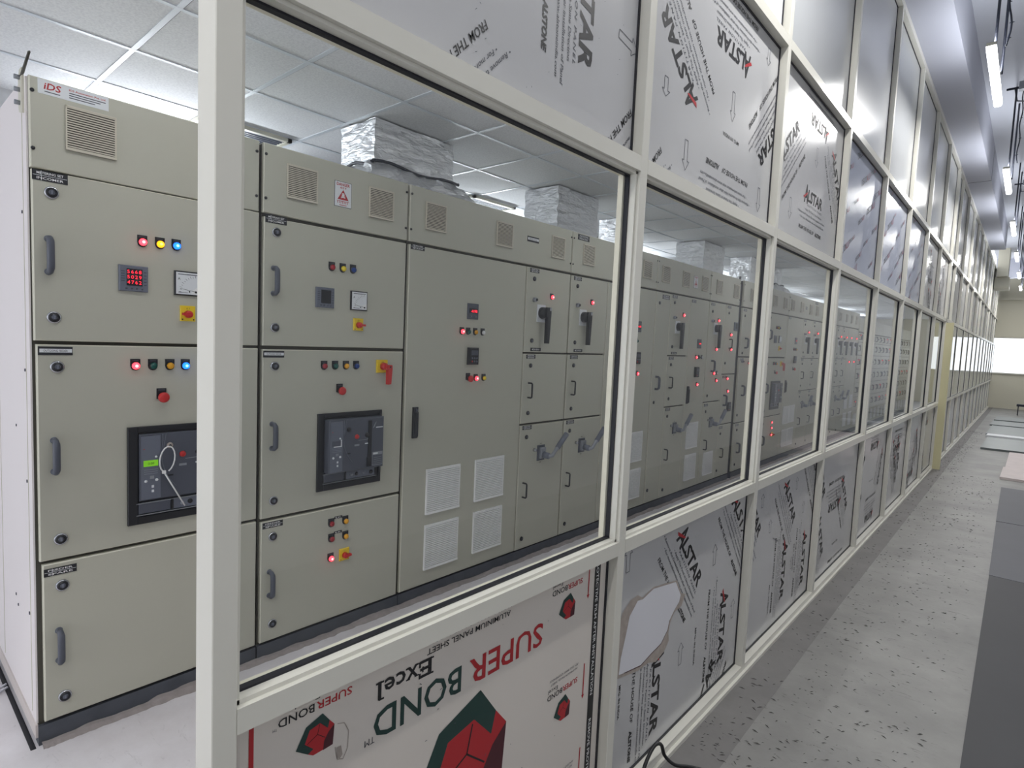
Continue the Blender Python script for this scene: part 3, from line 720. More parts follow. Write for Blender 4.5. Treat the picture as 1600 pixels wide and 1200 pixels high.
def b_breakerf(tie, full):
    def f(mb):
        W, H = 0.186, 0.192
        for (a, b, c, d) in ((-W, -W + 0.034, -H, H), (W - 0.012, W, -H, H), (-W + 0.034, W - 0.012, H - 0.022, H), (-W + 0.034, W - 0.012, -H, -H + 0.030)):
            mb.box(0, 0.012, a, b, c, d, 'black', 0.002)
        mb.box(0, 0.003, -W, W, -H, H, 'black')
        d = 0.05 if full else 0.012                                  # the racked breaker's face
        y0, y1, z0, z1 = -W + 0.038, W - 0.014, -0.102, H - 0.030
        mb.box(0.0, d, y0, y1, z0, z1, 'char', 0.004)
        X = d
        mb.box(X, X + 0.002, y0 + 0.006, y0 + 0.074, z0 + 0.006, z1 - 0.008, 'slate')
        # curved moulding line
        pts = [(y0 + 0.082, z1 - 0.004)]
        for k in range(13):
            t = k / 12; pts.append((y0 + 0.082 - 0.006 * math.sin(PI * t) + 0.05 * t ** 3, z1 - 0.03 - t * 0.19))
        mb.tube([(X + 0.001, p[0], p[1]) for p in pts], 0.0016, 'slate', 6)
        pts = [(y0 + 0.094 - 0.012 * min(1, k / 6), z1 - 0.004 - 0.012 * k) for k in range(7)]
        mb.tube([(X + 0.001, p[0], p[1]) for p in pts], 0.0013, 'slate', 6)
        mb.disc(X, y0 + 0.108, z1 - 0.052, [(0, 0.012), (0.004, 0.011)], 'brown' if tie else 'black', 16); mb.disc(X + 0.004, y0 + 0.108, z1 - 0.052, [(0, 0.005), (0.001, 0.005)], 'black', 10)
        mb.disc(X, y0 + 0.155, z1 - 0.092, [(0, 0.0125), (0.006, 0.011)], 'redp', 16); mb.disc(X, y0 + 0.215, z1 - 0.088, [(0, 0.0125), (0.005, 0.011)], 'black', 16)
        mb.tube([(X + 0.001, y0 + 0.165, z1 - 0.112), (X + 0.001, y0 + 0.218, z1 - 0.110), (X + 0.001, y0 + 0.234, z1 - 0.100), (X + 0.001, y0 + 0.236, z1 - 0.086)], 0.0012, 'steelgrey', 5)
        mb.box(X, X + 0.0015, y0 + 0.142, y0 + 0.170, z1 - 0.140, z1 - 0.131, 'steelgrey'); mb.box(X, X + 0.0015, y0 + 0.204, y0 + 0.228, z1 - 0.135, z1 - 0.129, 'offwhite')
        mb.box(X, X + 0.0015, y0 + 0.098, y0 + 0.120, z1 - 0.176, z1 - 0.170, 'black')
        mb.box(X, X + 0.004, y1 - 0.098, y1 - 0.078, z0 + 0.012, z1 - 0.014, 'black'); mb.box(X, X + 0.006, y1 - 0.104, y1 - 0.078, z0 + 0.012, z0 + 0.060, 'black')
        # trip unit
        XX = X + 0.002; yt = y0 + 0.010
        mb.box(XX, XX + 0.001, yt + 0.004, yt + 0.008, z1 - 0.060, z1 - 0.057, 'redp')
        mb.disc(XX, yt + 0.048, z1 - 0.092, [(0, 0.0048), (0.003, 0.004)], 'offwhite', 10)
        if tie:
            mb.box(XX, XX + 0.0015, yt + 0.004, yt + 0.055, z1 - 0.128, z1 - 0.104, 'lcd'); text(mb, '0.00', yt + 0.030, z1 - 0.121, 0.009, 0, XX + 0.0018, 'blackink', center=True)
        else:
            mb.box(XX, XX + 0.0015, yt + 0.004, yt + 0.055, z1 - 0.128, z1 - 0.104, 'char'); mb.box(XX, XX + 0.002, yt + 0.052, yt + 0.057, z1 - 0.130, z1 - 0.098, 'offwhite'); mb.box(XX, XX + 0.002, yt + 0.014, yt + 0.057, z1 - 0.134, z1 - 0.129, 'offwhite')
        for k in range(3): mb.box(XX, XX + 0.0006, yt + 0.006, yt + 0.054, z1 - 0.142 - k * 0.008, z1 - 0.1405 - k * 0.008, 'steelgrey')
        for dy, dz in ((0.012, -0.186), (0.050, -0.184)): mb.disc(XX, yt + dy, z1 + dz, [(0, 0.006), (0.003, 0.005)], 'offwhite', 12)
        mb.box(XX, XX + 0.003, yt + 0.026, yt + 0.040, z1 - 0.178, z1 - 0.166, 'steelgrey')
        for dz in (-0.214, -0.232): mb.box(XX, XX + 0.0015, yt + 0.032, yt + 0.040, z1 + dz, z1 + dz + 0.010, 'offwhite')
        text(mb, 'ACB 05 2.0', yt + 0.030, z1 - 0.250, 0.006, 0, XX + 0.0004, 'steelgrey', center=True, width=0.05) if False else None
        # right hand marks
        mb.poly([(y1 - 0.070, z1 - 0.056), (y1 - 0.062, z1 - 0.052), (y1 - 0.048, z1 - 0.024), (y1 - 0.056, z1 - 0.030)], X, X + 0.0012, 'steelgrey'); mb.box(X, X + 0.001, y1 - 0.050, y1 - 0.008, z1 - 0.056, z1 - 0.051, 'offwhite')
        mb.box(X, X + 0.001, y1 - 0.070, y1 - 0.006, z0 + 0.012, z0 + 0.082, 'steelgrey'); mb.box(X + 0.001, X + 0.0016, y1 - 0.067, y1 - 0.009, z0 + 0.015, z0 + 0.066, 'char'); mb.box(X + 0.001, X + 0.0016, y1 - 0.064, y1 - 0.036, z0 + 0.070, z0 + 0.078, 'offwhite')
        for k in range(4): mb.box(X + 0.0016, X + 0.002, y1 - 0.062, y1 - 0.014, z0 + 0.022 + k * 0.010, z0 + 0.0235 + k * 0.010, 'steelgrey')
        # lower tray
        zb = -H + 0.040
        for z in (z0 - 0.010, zb - 0.006): mb.box(0.003, 0.014, -W + 0.028, W - 0.030, z, z + 0.003, 'steelgrey')
        mb.box(0.003, 0.012, -W + 0.036, -W + 0.150, zb, zb + 0.040, 'char', 0.002); mb.box(0.003, 0.012, -W + 0.158, W - 0.040, zb, zb + 0.040, 'slate', 0.002)
        mb.box(0.012, 0.016, -W + 0.150, -W + 0.158, zb, zb + 0.042, 'black')
        mb.disc(0.012, -W + 0.192, zb + 0.020, [(0, 0.008), (0.004, 0.007)], 'steelgrey', 12); mb.disc(0.012, -W + 0.222, zb + 0.022, [(0, 0.010), (0.003, 0.009)], 'black', 14)
        mb.disc(0.012, -W + 0.262, zb + 0.020, [(0, 0.005), (0.003, 0.005)], 'steelgrey', 10); mb.disc(0.012, W - 0.062, zb + 0.020, [(0, 0.011), (0.003, 0.010)], 'black', 14)
    return f
def b_tie(mb):
    c = (0.150, 0.02); P = []
    for k in range(17):
        a = -PI / 2 + 0.35 + 2 * PI * k / 16 * 0.94
        P.append((0.030 + 0.004 * math.sin(a), -0.030 + 0.027 * math.cos(a) + 0.004 * math.sin(a), 0.058 + 0.052 * math.sin(a)))
    mb.tube(P, 0.0028, 'white', 6); mb.box(0.024, 0.034, -0.048, -0.036, 0.002, 0.014, 'white')
    mb.tube([(0.029, -0.042, 0.008), (0.030, -0.010, -0.055), (0.026, 0.036, -0.142)], 0.0030, 'white', 6)
def b_danger(mb):
    mb.box(0, 0.0015, -0.047, 0.047, -0.060, 0.060, 'greyink'); mb.box(0.0015, 0.0018, -0.045, 0.045, -0.058, 0.058, 'offwhite'); x = 0.002
    text(mb, 'DANGER', 0, 0.040, 0.013, 0, x, 'redink', center=True, width=0.072, bold=0.03); text(mb, '415 V', 0, 0.026, 0.009, 0, x, 'redink', center=True, width=0.034, bold=0.03)
    quad(mb, [(-0.031, -0.026), (0.031, -0.026), (0.0, 0.022)], x, 'redink')
    quad(mb, [(-0.008, -0.004), (-0.006, 0.006), (0.006, 0.006), (0.008, -0.004), (0.004, -0.010), (-0.004, -0.010)], x + 0.0002, 'white')
    for s in (-1, 1): quad(mb, [(s * 0.0045, -0.002), (s * 0.0015, -0.002), (s * 0.003, 0.002)], x + 0.0004, 'redink'); rline(mb, (-0.012, -0.013 - s * 0.004), (0.012, -0.013 + s * 0.004), 0.003, x + 0.0002, 'white')
    for k in range(7): rline(mb, (-0.029 + k * 0.009, -0.031), (-0.029 + k * 0.009, -0.044), 0.003, x, 'redink')
    rline(mb, (-0.034, -0.032), (0.034, -0.032), 0.002, x, 'redink'); rline(mb, (-0.020, -0.051), (0.020, -0.051), 0.003, x, 'redink')
def b_sticker(mb):
    mb.box(0, 0.001, -0.101, 0.101, -0.0235, 0.0235, 'offwhite'); x = 0.0013
    text(mb, 'iDS', -0.085, -0.006, 0.021, 0, x, 'redink', width=0.048, bold=0.02, shear=0.15)
    rline(mb, (-0.083, -0.014), (-0.040, -0.014), 0.003, x, 'greyink')
    text(mb, 'IDS Automation Pvt. Ltd.', -0.015, 0.009, 0.006, 0, x, 'redink', width=0.108, bold=0.02)
    for k in range(3): text(mb, ['Control panels and automation', 'Power and drive panels', 'PLC and SCADA'][k], -0.015, 0.001 - k * 0.0085, 0.0035, 0, x, 'greyink', width=0.10 - 0.02 * k, bold=0.01) if False else rline(mb, (-0.015, 0.002 - k * 0.0075), (0.092 - 0.016 * k, 0.002 - k * 0.0075), 0.003, x, 'greyink')

XF = -1.66
LAMPS = {'R': ('l_red', 'l_redcore'), 'B': ('l_blue', 'l_bluecore'), 'A': ('l_amber', 'l_ambercore'), 'r': ('o_red', None), 'g': ('o_green', None), 'a': ('o_amber', None), 'y': ('o_yellow', None), 'b': ('o_blue', None), 'w': ('o_white', None)}
LN = {'R': 'lit red lamp', 'B': 'lit blue lamp', 'A': 'lit amber lamp', 'r': 'unlit red lamp', 'g': 'unlit green lamp', 'a': 'unlit amber lamp', 'y': 'unlit yellow lamp', 'b': 'unlit blue lamp', 'w': 'clear lamp'}
def fit(door, kind, y, z, *a):
    p = (XF, y, z)
    if kind == 'lock': return inst('lock', 'lock', b_lock, door, p)
    if kind == 'slock': return inst('lock', 'slock', b_slock, door, p)
    if kind == 'handle': return inst('handle', 'handle', b_handle, door, p)
    if kind == 'thin': return inst('handle', 'thin', b_thin, door, p)
    if kind == 'swing': return inst('handle', 'swing', b_swing, door, p)
    if kind == 'lamp': return inst('indicator_lamp', 'lamp' + a[0], b_lampf(*LAMPS[a[0]]), door, p, label=LN[a[0]])
    if kind == 'estop': return inst('stop_button', 'estop', b_estop, door, p, label='red mushroom stop button')
    if kind == 'meter': return inst('meter', 'meter' + str(a[0]), b_meterf(a[0]), door, p)
    if kind == 'ammeter': return inst('ammeter', 'amm', b_ammeter, door, p)
    if kind == 'rotary': return inst('rotary_switch', 'rot%.1f' % a[0], b_rotary(a[0]), door, p, label='yellow switch plate with red knob')
    if kind == 'isolator': return inst('isolator_switch', 'iso', b_isolator, door, p, label='yellow plate with long red lever')
    if kind == 'knob': return inst('isolator_handle', 'knob', b_knob, door, p, label='black turning handle on a white plate')
    if kind == 'key': return inst('key_switch', 'key', b_keyswitch, door, p)
    if kind == 'lever': return inst('lever_handle', 'lever', b_lever, door, p, label='grey lever handle pointing up')
    if kind == 'grille': return inst('grille', 'grille', b_grillef(0.075, 'grille', 'slot', 17), door, p)
    if kind == 'wgrille': return inst('grille', 'wgrille%.2f' % a[0], b_grillef(a[0], 'wgrille', 'wslot', 22), door, p, label='white louvred grille')
    if kind == 'plate': return inst('name_plate', 'plate' + str(a), b_platef(*a), door, p)
    if kind == 'screw': return inst('screw', 'screw', b_screw, door, p)
    if kind == 'display': return inst('meter', 'display', b_display, door, p)
    if kind == 'drive': return inst('keypad', 'drive', b_drive, door, p)
    if kind == 'breaker': return inst('circuit_breaker', 'breaker' + str(a), b_breakerf(*a), door, p)
    if kind == 'danger': return inst('warning_sign', 'danger', b_danger, door, p, label='white and red danger sign')
    if kind == 'sticker': return inst('maker_plate', 'sticker', b_sticker, door, p, label='white maker plate with red letters')
def slab(y0, y1, z0, z1, x1=XF):
    mb = MB()
    b = 0.0035
    x0 = x1 - 0.020
    mb.add([(x1, y0 + b, z0 + b), (x1, y1 - b, z0 + b), (x1, y1 - b, z1 - b), (x1, y0 + b, z1 - b)], [(0, 1, 2, 3)], 'paint')
    vs = [(x0, y0, z0), (x0, y1, z0), (x0, y1, z1), (x0, y0, z1), (x1 - b, y0, z0), (x1 - b, y1, z0), (x1 - b, y1, z1), (x1 - b, y0, z1), (x1, y0 + b, z0 + b), (x1, y1 - b, z0 + b), (x1, y1 - b, z1 - b), (x1, y0 + b, z1 - b)]
    fs = [(3, 2, 1, 0)]
    for i in range(4):
        j = (i + 1) % 4; fs += [(i, j, 4 + j, 4 + i), (4 + i, 4 + j, 8 + j, 8 + i)]
    mb.add(vs, fs, 'edge')
    return mb
BACK = -2.85
def cabinet(label, Y0, Y1, top, tops, doors, group=None):
    """tops: list of (y0, y1, items); doors: list of (y0, y1, z0, z1, items)"""
    o = thing('switchboard_cabinet', label, 'cabinet', ((XF + BACK) / 2, (Y0 + Y1) / 2, 0), group)
    mb = MB(); mb.box(BACK, XF - 0.0205, Y0, Y1, 0.072, top - 0.004, 'gap'); part('body', mb, o)
    mb = MB(); mb.box(BACK, XF - 0.004, Y0 - 0.003, Y1 + 0.003, 0.0, 0.072, 'plinth'); part('plinth', mb, o)
    mb = MB(); mb.box(BACK - 0.002, XF - 0.012, Y0, Y1, top - 0.004, top - 0.001, 'edge'); part('roof', mb, o)
    for (a, b, items) in tops:
        d = part('top_panel', slab(a, b, 2.045 if top > 2.3 else 2.0, top), o)
        for it in items: fit(d, *it)
    for (a, b, c, e, items) in doors:
        d = part('door', slab(a, b, c, e), o)
        for it in items: fit(d, *it)
    return o
PL = (0.049, 0.017, ('METERING SET', 'INCOMER'))
PL2 = (0.049, 0.015, ('OUTGOING FEEDER',), True)
PL3 = (0.048, 0.014, ('FEEDER', 'SPARE'))
def corners(a, b): return [('screw', a + 0.012, 2.296), ('screw', a + 0.012, 2.108), ('screw', b - 0.012, 2.296), ('screw', b - 0.012, 2.108)]

# --- first cabinet
c1 = cabinet('grey-green switchboard cabinet with bright white side and maker plate, left of the near post',
    0.425, 1.209, 2.343,
    [(0.425, 1.203, [('grille', 0.597, 2.20), ('grille', 1.03, 2.20), ('sticker', 0.549, 2.316)] + corners(0.421, 1.203))],
    [(0.428, 1.205, 1.463, 2.028 + 0.012, [('plate', 0.478, 2.022, *PL), ('lock', 0.481, 1.970), ('lock', 0.483, 1.545), ('handle', 0.470, 1.757), ('lamp', 0.755, 1.844, 'R'), ('lamp', 0.815, 1.845, 'A'), ('lamp', 0.873, 1.847, 'B'),
        ('meter', 0.724, 1.704, ('5668', '5029', '4762')), ('ammeter', 0.913, 1.704), ('rotary', 0.915, 1.585, PI)]),
     (0.433, 1.206, 0.680, 1.450, [('plate', 0.486, 1.428, *PL2), ('lock', 0.490, 1.372), ('lock', 0.493, 0.752), ('handle', 0.478, 1.056), ('lamp', 0.730, 1.375, 'R'), ('lamp', 0.790, 1.375, 'g'), ('lamp', 0.850, 1.375, 'a'), ('lamp', 0.907, 1.375, 'B'),
        ('estop', 0.820, 1.252), ('breaker', 0.887, 0.947, True, False)]),
     (0.440, 1.207, 0.084, 0.666, [('plate', 0.491, 0.636, *PL3), ('lock', 0.496, 0.580), ('lock', 0.499, 0.160), ('handle', 0.484, 0.358)])])
br = [c for c in c1.children_recursive if c.name.startswith('circuit_breaker')] if hasattr(c1, 'children_recursive') else []
inst('cable_tie', 'tie', b_tie, [p for p in c1.children if p.name.startswith('door')][1], (XF, 0.862, 0.947), label='white plastic cable tie hanging from the key lock')
mb = MB()
mb.box(BACK, XF - 0.022, 0.419, 0.4245, 0.078, 2.342, 'side')
for x0 in (-2.80, -2.30, -1.745):
    mb.box(x0, x0 + 0.004, 0.4175, 0.419, 0.10, 2.33, 'edge')
for z in (0.46, 0.95, 1.35, 1.9): mb.disc(0, 0, 0, [(0, 0.0)], 'black', 3) if False else mb.box(-1.765, -1.757, 0.416, 0.419, z, z + 0.010, 'greyink')
for (x, z) in ((-1.98, 0.42), (-2.02, 0.45), (-1.95, 1.13), (-2.25, 2.05)): mb.box(x, x + 0.008, 0.4165, 0.419, z, z + 0.009, 'greyink')
part('side_panel', mb, c1)
mb = MB(); mb.box(BACK, XF - 0.01, 0.414, 0.4218, 0.03, 0.078, 'plinth_side'); part('plinth_skirt', mb, c1)
# bolted joint plate and lifting lug at the top corner
mb = MB()
pts = [(-1.70, 2.225), (-1.745, 2.235), (-1.755, 2.26), (-1.755, 2.345), (-1.735, 2.372), (-1.70, 2.372)]
vs = [(x, 0.412, z) for x, z in pts] + [(x, 0.419, z) for x, z in pts]; n = len(pts)
mb.add(vs, [tuple(range(n)), tuple(range(2 * n - 1, n - 1, -1))] + [(i, n + i, n + (i + 1) % n, (i + 1) % n) for i in range(n)], 'edge')
for z in (2.262, 2.305, 2.345):
    mb.tube([(-1.728, 0.412, z), (-1.728, 0.397, z)], 0.008, 'steelgrey', 6)
part('joint_plate', mb, c1)
mb = MB()
mb.add([(-1.745, 0.412, 2.345), (-1.690, 0.412, 2.345), (-1.556, 0.408, 2.378), (-1.564, 0.408, 2.384), (-1.745, 0.419, 2.352), (-1.690, 0.419, 2.352), (-1.556, 0.414, 2.380), (-1.564, 0.414, 2.387)],
       [(0, 1, 2, 3), (7, 6, 5, 4), (0, 4, 5, 1), (1, 5, 6, 2), (2, 6, 7, 3), (3, 7, 4, 0)], 'gap')
part('bent_bracket', mb, c1, )

# --- second cabinet
cabinet('second switchboard cabinet, with danger sign and projecting black breaker, first behind the glass',
    1.222, 2.016, 2.343,
    [(1.222, 2.012, [('grille', 1.402, 2.204), ('grille', 1.838, 2.200), ('danger', 1.615, 2.202)] + corners(1.220, 2.012))],
    [(1.226, 2.008, 1.463, 2.028, [('plate', 1.281, 2.022, *PL), ('lock', 1.283, 1.968), ('lock', 1.281, 1.545), ('handle', 1.272, 1.753), ('lamp', 1.561, 1.847, 'r'), ('lamp', 1.621, 1.847, 'y'), ('lamp', 1.679, 1.848, 'b'),
        ('meter', 1.526, 1.699, ()), ('ammeter', 1.716, 1.698), ('rotary', 1.716, 1.580, 0.0)]),
     (1.227, 2.008, 0.672, 1.446, [('plate', 1.278, 1.425, *PL2), ('lock', 1.283, 1.371), ('lock', 1.285, 0.750), ('handle', 1.274, 1.051), ('lamp', 1.530, 1.370, 'r'), ('lamp', 1.590, 1.370, 'g'), ('lamp', 1.651, 1.370, 'a'), ('lamp', 1.710, 1.370, 'b'),
        ('isolator', 1.867, 1.368), ('estop', 1.618, 1.248), ('breaker', 1.686, 0.946, False, True)]),
     (1.229, 2.008, 0.084, 0.656, [('plate', 1.284, 0.638, *PL3), ('lock', 1.284, 0.581), ('lock', 1.287, 0.163), ('handle', 1.270, 0.360), ('lamp', 1.587, 0.578, 'r'), ('lamp', 1.668, 0.576, 'a'), ('lamp', 1.589, 0.500, 'r'), ('lamp', 1.670, 0.496, 'a'),
        ('plate', 1.628, 0.603, 0.022, 0.006, ('LR',)), ('plate', 1.628, 0.526, 0.022, 0.006, ('LR',)), ('lamp', 1.587, 0.400, 'R'), ('rotary', 1.665, 0.402, 0.15)])])

def feeder(y0, y1, lampset=True, seed=0):
    c = (y0 + y1) / 2; w_ = y1 - y0
    top = [('plate', y0 + 0.078, 2.010, *PL3), ('slock', y0 + 0.078, 1.955), ('slock', y0 + 0.078, 1.538), ('lamp', y0 + 0.275, 1.847, 'R'), ('key', y0 + 0.085, 1.815), ('knob', y0 + 0.165, 1.727), ('plate', y0 + 0.125, 1.478, 0.055, 0.011, ('MCCB FEEDER',))]
    mid = [('plate', y0 + 0.078, 1.428, *PL3), ('slock', y0 + 0.078, 1.367), ('slock', y0 + 0.072, 1.040), ('thin', y0 + 0.065, 1.197)]
    low = [('plate', y0 + 0.072, 0.938, *PL3), ('slock', y0 + 0.070, 0.872), ('lever', y0 + 0.245, 0.745), ('thin', y0 + 0.055, 0.502), ('slock', y0 + 0.065, 0.155)]
    return [(y0, y1, 1.459, 2.028, top), (y0, y1, 0.968, 1.446, mid), (y0, y1, 0.082, 0.953, low)]
def vents4(y, z=0.0, hw=0.134, gap=0.398):
    return [('wgrille', y, 0.635, hw), ('wgrille', y, 0.304, hw)] + ([('wgrille', y + gap, 0.640, hw), ('wgrille', y + gap, 0.305, hw)] if gap else [])

wide = [('plate', 2.086, 2.018, *PL3), ('swing', 2.102, 1.050), ('display', 2.525, 1.698), ('lamp', 2.439, 1.573, 'R'), ('lamp', 2.492, 1.573, 'g'), ('lamp', 2.552, 1.573, 'a'), ('lamp', 2.617, 1.573, 'w'), ('drive', 2.535, 1.427),
        ('estop', 2.505, 1.290), ('lamp', 2.572, 1.290, 'R'), ('lamp', 2.641, 1.290, 'y')] + vents4(2.332)
cabinet('wide switchboard cabinet with four white grilles low on its big door, third from the left',
    2.026, 3.516, 2.343,
    [(2.026, 3.514, [('grille', 2.208, 2.200), ('grille', 2.782, 2.198), ('grille', 3.346, 2.199), ('plate', 3.068, 2.212, 0.060, 0.018, ('DRIVE PANEL',), True)] + corners(2.024, 3.514))],
    [(2.030, 3.014, 0.084, 2.028, wide)] + feeder(3.022, 3.512))
wide2 = [('plate', 4.165, 2.030, *PL3), ('swing', 4.10, 1.050), ('display', 4.54, 1.698), ('lamp', 4.46, 1.573, 'R'), ('lamp', 4.52, 1.573, 'g'), ('drive', 4.54, 1.427), ('lamp', 4.56, 1.29, 'R')] + vents4(4.235, gap=0.35)
cabinet('switchboard cabinet cut by the second post, small black plate at its top left',
    3.524, 4.826, 2.343,
    [(3.524, 4.824, [('plate', 3.654, 2.314, 0.074, 0.020, ('OUTGOING', 'PANEL')), ('grille', 3.730, 2.198), ('grille', 4.160, 2.198), ('grille', 4.64, 2.198)] + corners(3.522, 4.824))],
    feeder(3.528, 4.022) + [(4.030, 4.822, 0.084, 2.028, wide2)])
cabinet('switchboard cabinet left of centre in the second window, with three top grilles',
    4.834, 5.998, 2.343,
    [(4.834, 5.996, [('grille', 4.99, 2.195), ('grille', 5.41, 2.195), ('grille', 5.85, 2.195), ('danger', 5.63, 2.19)] + corners(4.832, 5.996))],
    [(4.838, 5.112, 0.084, 2.028, [('plate', 5.02, 1.99, 0.07, 0.02, ('CABLE', 'CHAMBER')), ('slock', 4.90, 1.93), ('handle', 4.915, 1.20), ('slock', 4.90, 1.02), ('slock', 4.88, 0.20)])]
    + feeder(5.120, 5.540) + [(5.548, 5.994, 0.084, 2.028, [('plate', 5.62, 2.0, *PL3), ('display', 5.80, 1.58), ('lamp', 5.74, 1.44, 'R'), ('lamp', 5.81, 1.44, 'g'), ('lamp', 5.88, 1.44, 'w'), ('drive', 5.77, 1.29), ('lamp', 5.80, 1.16, 'R'), ('swing', 5.60, 1.06)] + vents4(5.765, gap=0))])
c6 = cabinet('switchboard cabinet just left of the dark gap, seen through the second window',
    6.006, 6.835, 2.343,
    [(6.006, 6.833, [('grille', 6.22, 2.195), ('grille', 6.71, 2.195)] + corners(6.004, 6.833))],
    [(6.010, 6.446, 0.968, 2.028, [('plate', 6.09, 2.005, *PL3), ('slock', 6.09, 1.93), ('lamp', 6.25, 1.84, 'R'), ('key', 6.09, 1.83), ('knob', 6.19, 1.75), ('lamp', 6.235, 1.53, 'R'), ('handle', 6.15, 1.35), ('lamp', 6.21, 1.27, 'R'), ('lamp', 6.30, 1.27, 'w'), ('lamp', 6.29, 1.19, 'R'), ('slock', 6.09, 1.03)]),
     (6.010, 6.446, 0.084, 0.953, [('plate', 6.08, 0.93, *PL3), ('slock', 6.08, 0.86), ('lever', 6.24, 0.735), ('thin', 6.08, 0.50), ('wgrille', 6.215, 0.285, 0.125)]),
     (6.454, 6.831, 1.262, 2.028, [('plate', 6.54, 2.005, *PL3), ('slock', 6.54, 1.94), ('meter', 6.755, 1.80, ()), ('lamp', 6.62, 1.70, 'R'), ('thin', 6.60, 1.60), ('lamp', 6.65, 1.535, 'R'), ('slock', 6.52, 1.38)]),
     (6.454, 6.831, 0.690, 1.248, [('plate', 6.53, 1.225, *PL3), ('lamp', 6.60, 1.205, 'R'), ('lamp', 6.64, 1.06, 'R'), ('handle', 6.55, 0.96), ('drive', 6.70, 0.88)]),
     (6.454, 6.831, 0.084, 0.676, [('plate', 6.53, 0.65, *PL3), ('slock', 6.53, 0.58), ('thin', 6.55, 0.36), ('slock', 6.49, 0.16)])])
mb = MB(); mb.box(BACK, XF - 0.03, 6.836, 6.940, 0.0, 2.30, 'conduit'); mb.box(XF - 0.03, XF - 0.012, 6.842, 6.862, 0.05, 2.38, 'plinth'); part('gap_shade_filler', mb, c6)  # dark block added so the gap between cabinets reads as deep shade
# --- second run of cabinets after the dark gap
cabinet('narrow switchboard cabinet right of the dark gap, at the right edge of the second window',
    6.945, 7.455, 2.343,
    [(6.947, 7.453, [('grille', 7.24, 2.195)] + corners(6.945, 7.453))],
    [(6.949, 7.451, 1.463, 2.028, [('plate', 7.03, 2.005, *PL3), ('slock', 7.03, 1.94), ('lamp', 7.32, 1.70, 'R'), ('handle', 7.09, 1.62), ('slock', 7.02, 1.50)]),
     (6.949, 7.451, 0.672, 1.446, [('plate', 7.03, 1.425, *PL3), ('key', 7.03, 1.40), ('lamp', 7.25, 1.38, 'R'), ('handle', 7.09, 1.05), ('slock', 7.0, 0.76)]),
     (6.949, 7.451, 0.084, 0.656, [('plate', 7.03, 0.64, *PL3), ('slock', 7.03, 0.58), ('handle', 7.06, 0.36), ('slock', 7.03, 0.16)])])
cabinet('switchboard cabinet behind the third post of the glazed wall, mostly hidden',
    7.463, 7.857, 2.343, [(7.465, 7.855, [('grille', 7.66, 2.195)])],
    [(7.467, 7.853, 1.27, 2.028, [('lamp', 7.66, 1.76, 'R'), ('thin', 7.53, 1.6)]), (7.467, 7.853, 0.084, 1.256, [('lamp', 7.66, 1.1, 'r'), ('thin', 7.53, 0.8)])])
cabinet('switchboard cabinet with three lit red lamps low down, left in the third window',
    7.865, 8.670, 2.343,
    [(7.867, 8.668, [('grille', 8.08, 2.195), ('grille', 8.50, 2.195)] + corners(7.865, 8.668))],
    [(7.869, 8.664, 1.463, 2.028, [('lock', 7.93, 1.97), ('handle', 7.92, 1.75), ('lamp', 8.20, 1.85, 'r'), ('lamp', 8.26, 1.85, 'y'), ('lamp', 8.32, 1.85, 'b'), ('meter', 8.18, 1.70, ()), ('ammeter', 8.37, 1.70), ('rotary', 8.37, 1.58, 0.0)]),
     (7.869, 8.664, 0.672, 1.446, [('lock', 7.93, 1.37), ('lock', 7.93, 0.75), ('handle', 7.92, 1.05), ('lamp', 8.18, 1.37, 'r'), ('lamp', 8.24, 1.37, 'g'), ('lamp', 8.30, 1.37, 'a'), ('isolator', 8.50, 1.37), ('estop', 8.26, 1.25), ('breaker', 8.32, 0.945, False, True)]),
     (7.869, 8.664, 0.084, 0.656, [('lock', 7.93, 0.58), ('handle', 7.92, 0.36), ('lamp', 8.28, 0.575, 'R'), ('lamp', 8.28, 0.500, 'R'), ('lamp', 8.28, 0.405, 'R'), ('rotary', 8.35, 0.405, 0.15)])])
wide3 = [('plate', 8.75, 2.01, *PL3), ('swing', 8.76, 1.05), ('display', 9.10, 1.70), ('lamp', 9.02, 1.575, 'r'), ('lamp', 9.08, 1.575, 'g'), ('lamp', 9.14, 1.575, 'a'), ('drive', 9.10, 1.43), ('estop', 9.06, 1.29), ('lamp', 9.14, 1.29, 'a')] + vents4(8.88, hw=0.115, gap=0.27)
cabinet('wide cabinet with four white grilles on its door, in the middle of the third window',
    8.680, 10.450, 2.343,
    [(8.682, 10.448, [('grille', 8.83, 2.195), ('grille', 9.29, 2.195), ('grille', 9.74, 2.195), ('grille', 10.10, 2.195), ('plate', 10.04, 2.31, 0.07, 0.02, ('OUTGOING',)), ('plate', 9.5, 2.2, 0.04, 0.02, ('PANEL',))] + corners(8.680, 10.448))],
    [(8.684, 9.418, 0.084, 2.028, wide3)] + feeder(9.426, 9.922) + feeder(9.930, 10.446))
cabinet('switchboard cabinet behind the fourth post of the glazed wall, with two white grilles',
    10.460, 11.450, 2.343, [(10.462, 11.448, [('grille', 10.62, 2.195), ('grille', 11.2, 2.195)])],
    [(10.464, 11.444, 0.084, 2.028, [('swing', 10.55, 1.05), ('display', 10.95, 1.7), ('lamp', 10.9, 1.57, 'R'), ('drive', 10.95, 1.43)] + vents4(10.75, gap=0.4))])
cabinet('pair-door switchboard cabinet with black turning handles, left in the fourth window',
    11.460, 12.300, 2.343, [(11.462, 12.298, [('grille', 11.62, 2.195), ('grille', 12.1, 2.195)])], feeder(11.464, 11.876) + feeder(11.884, 12.296))
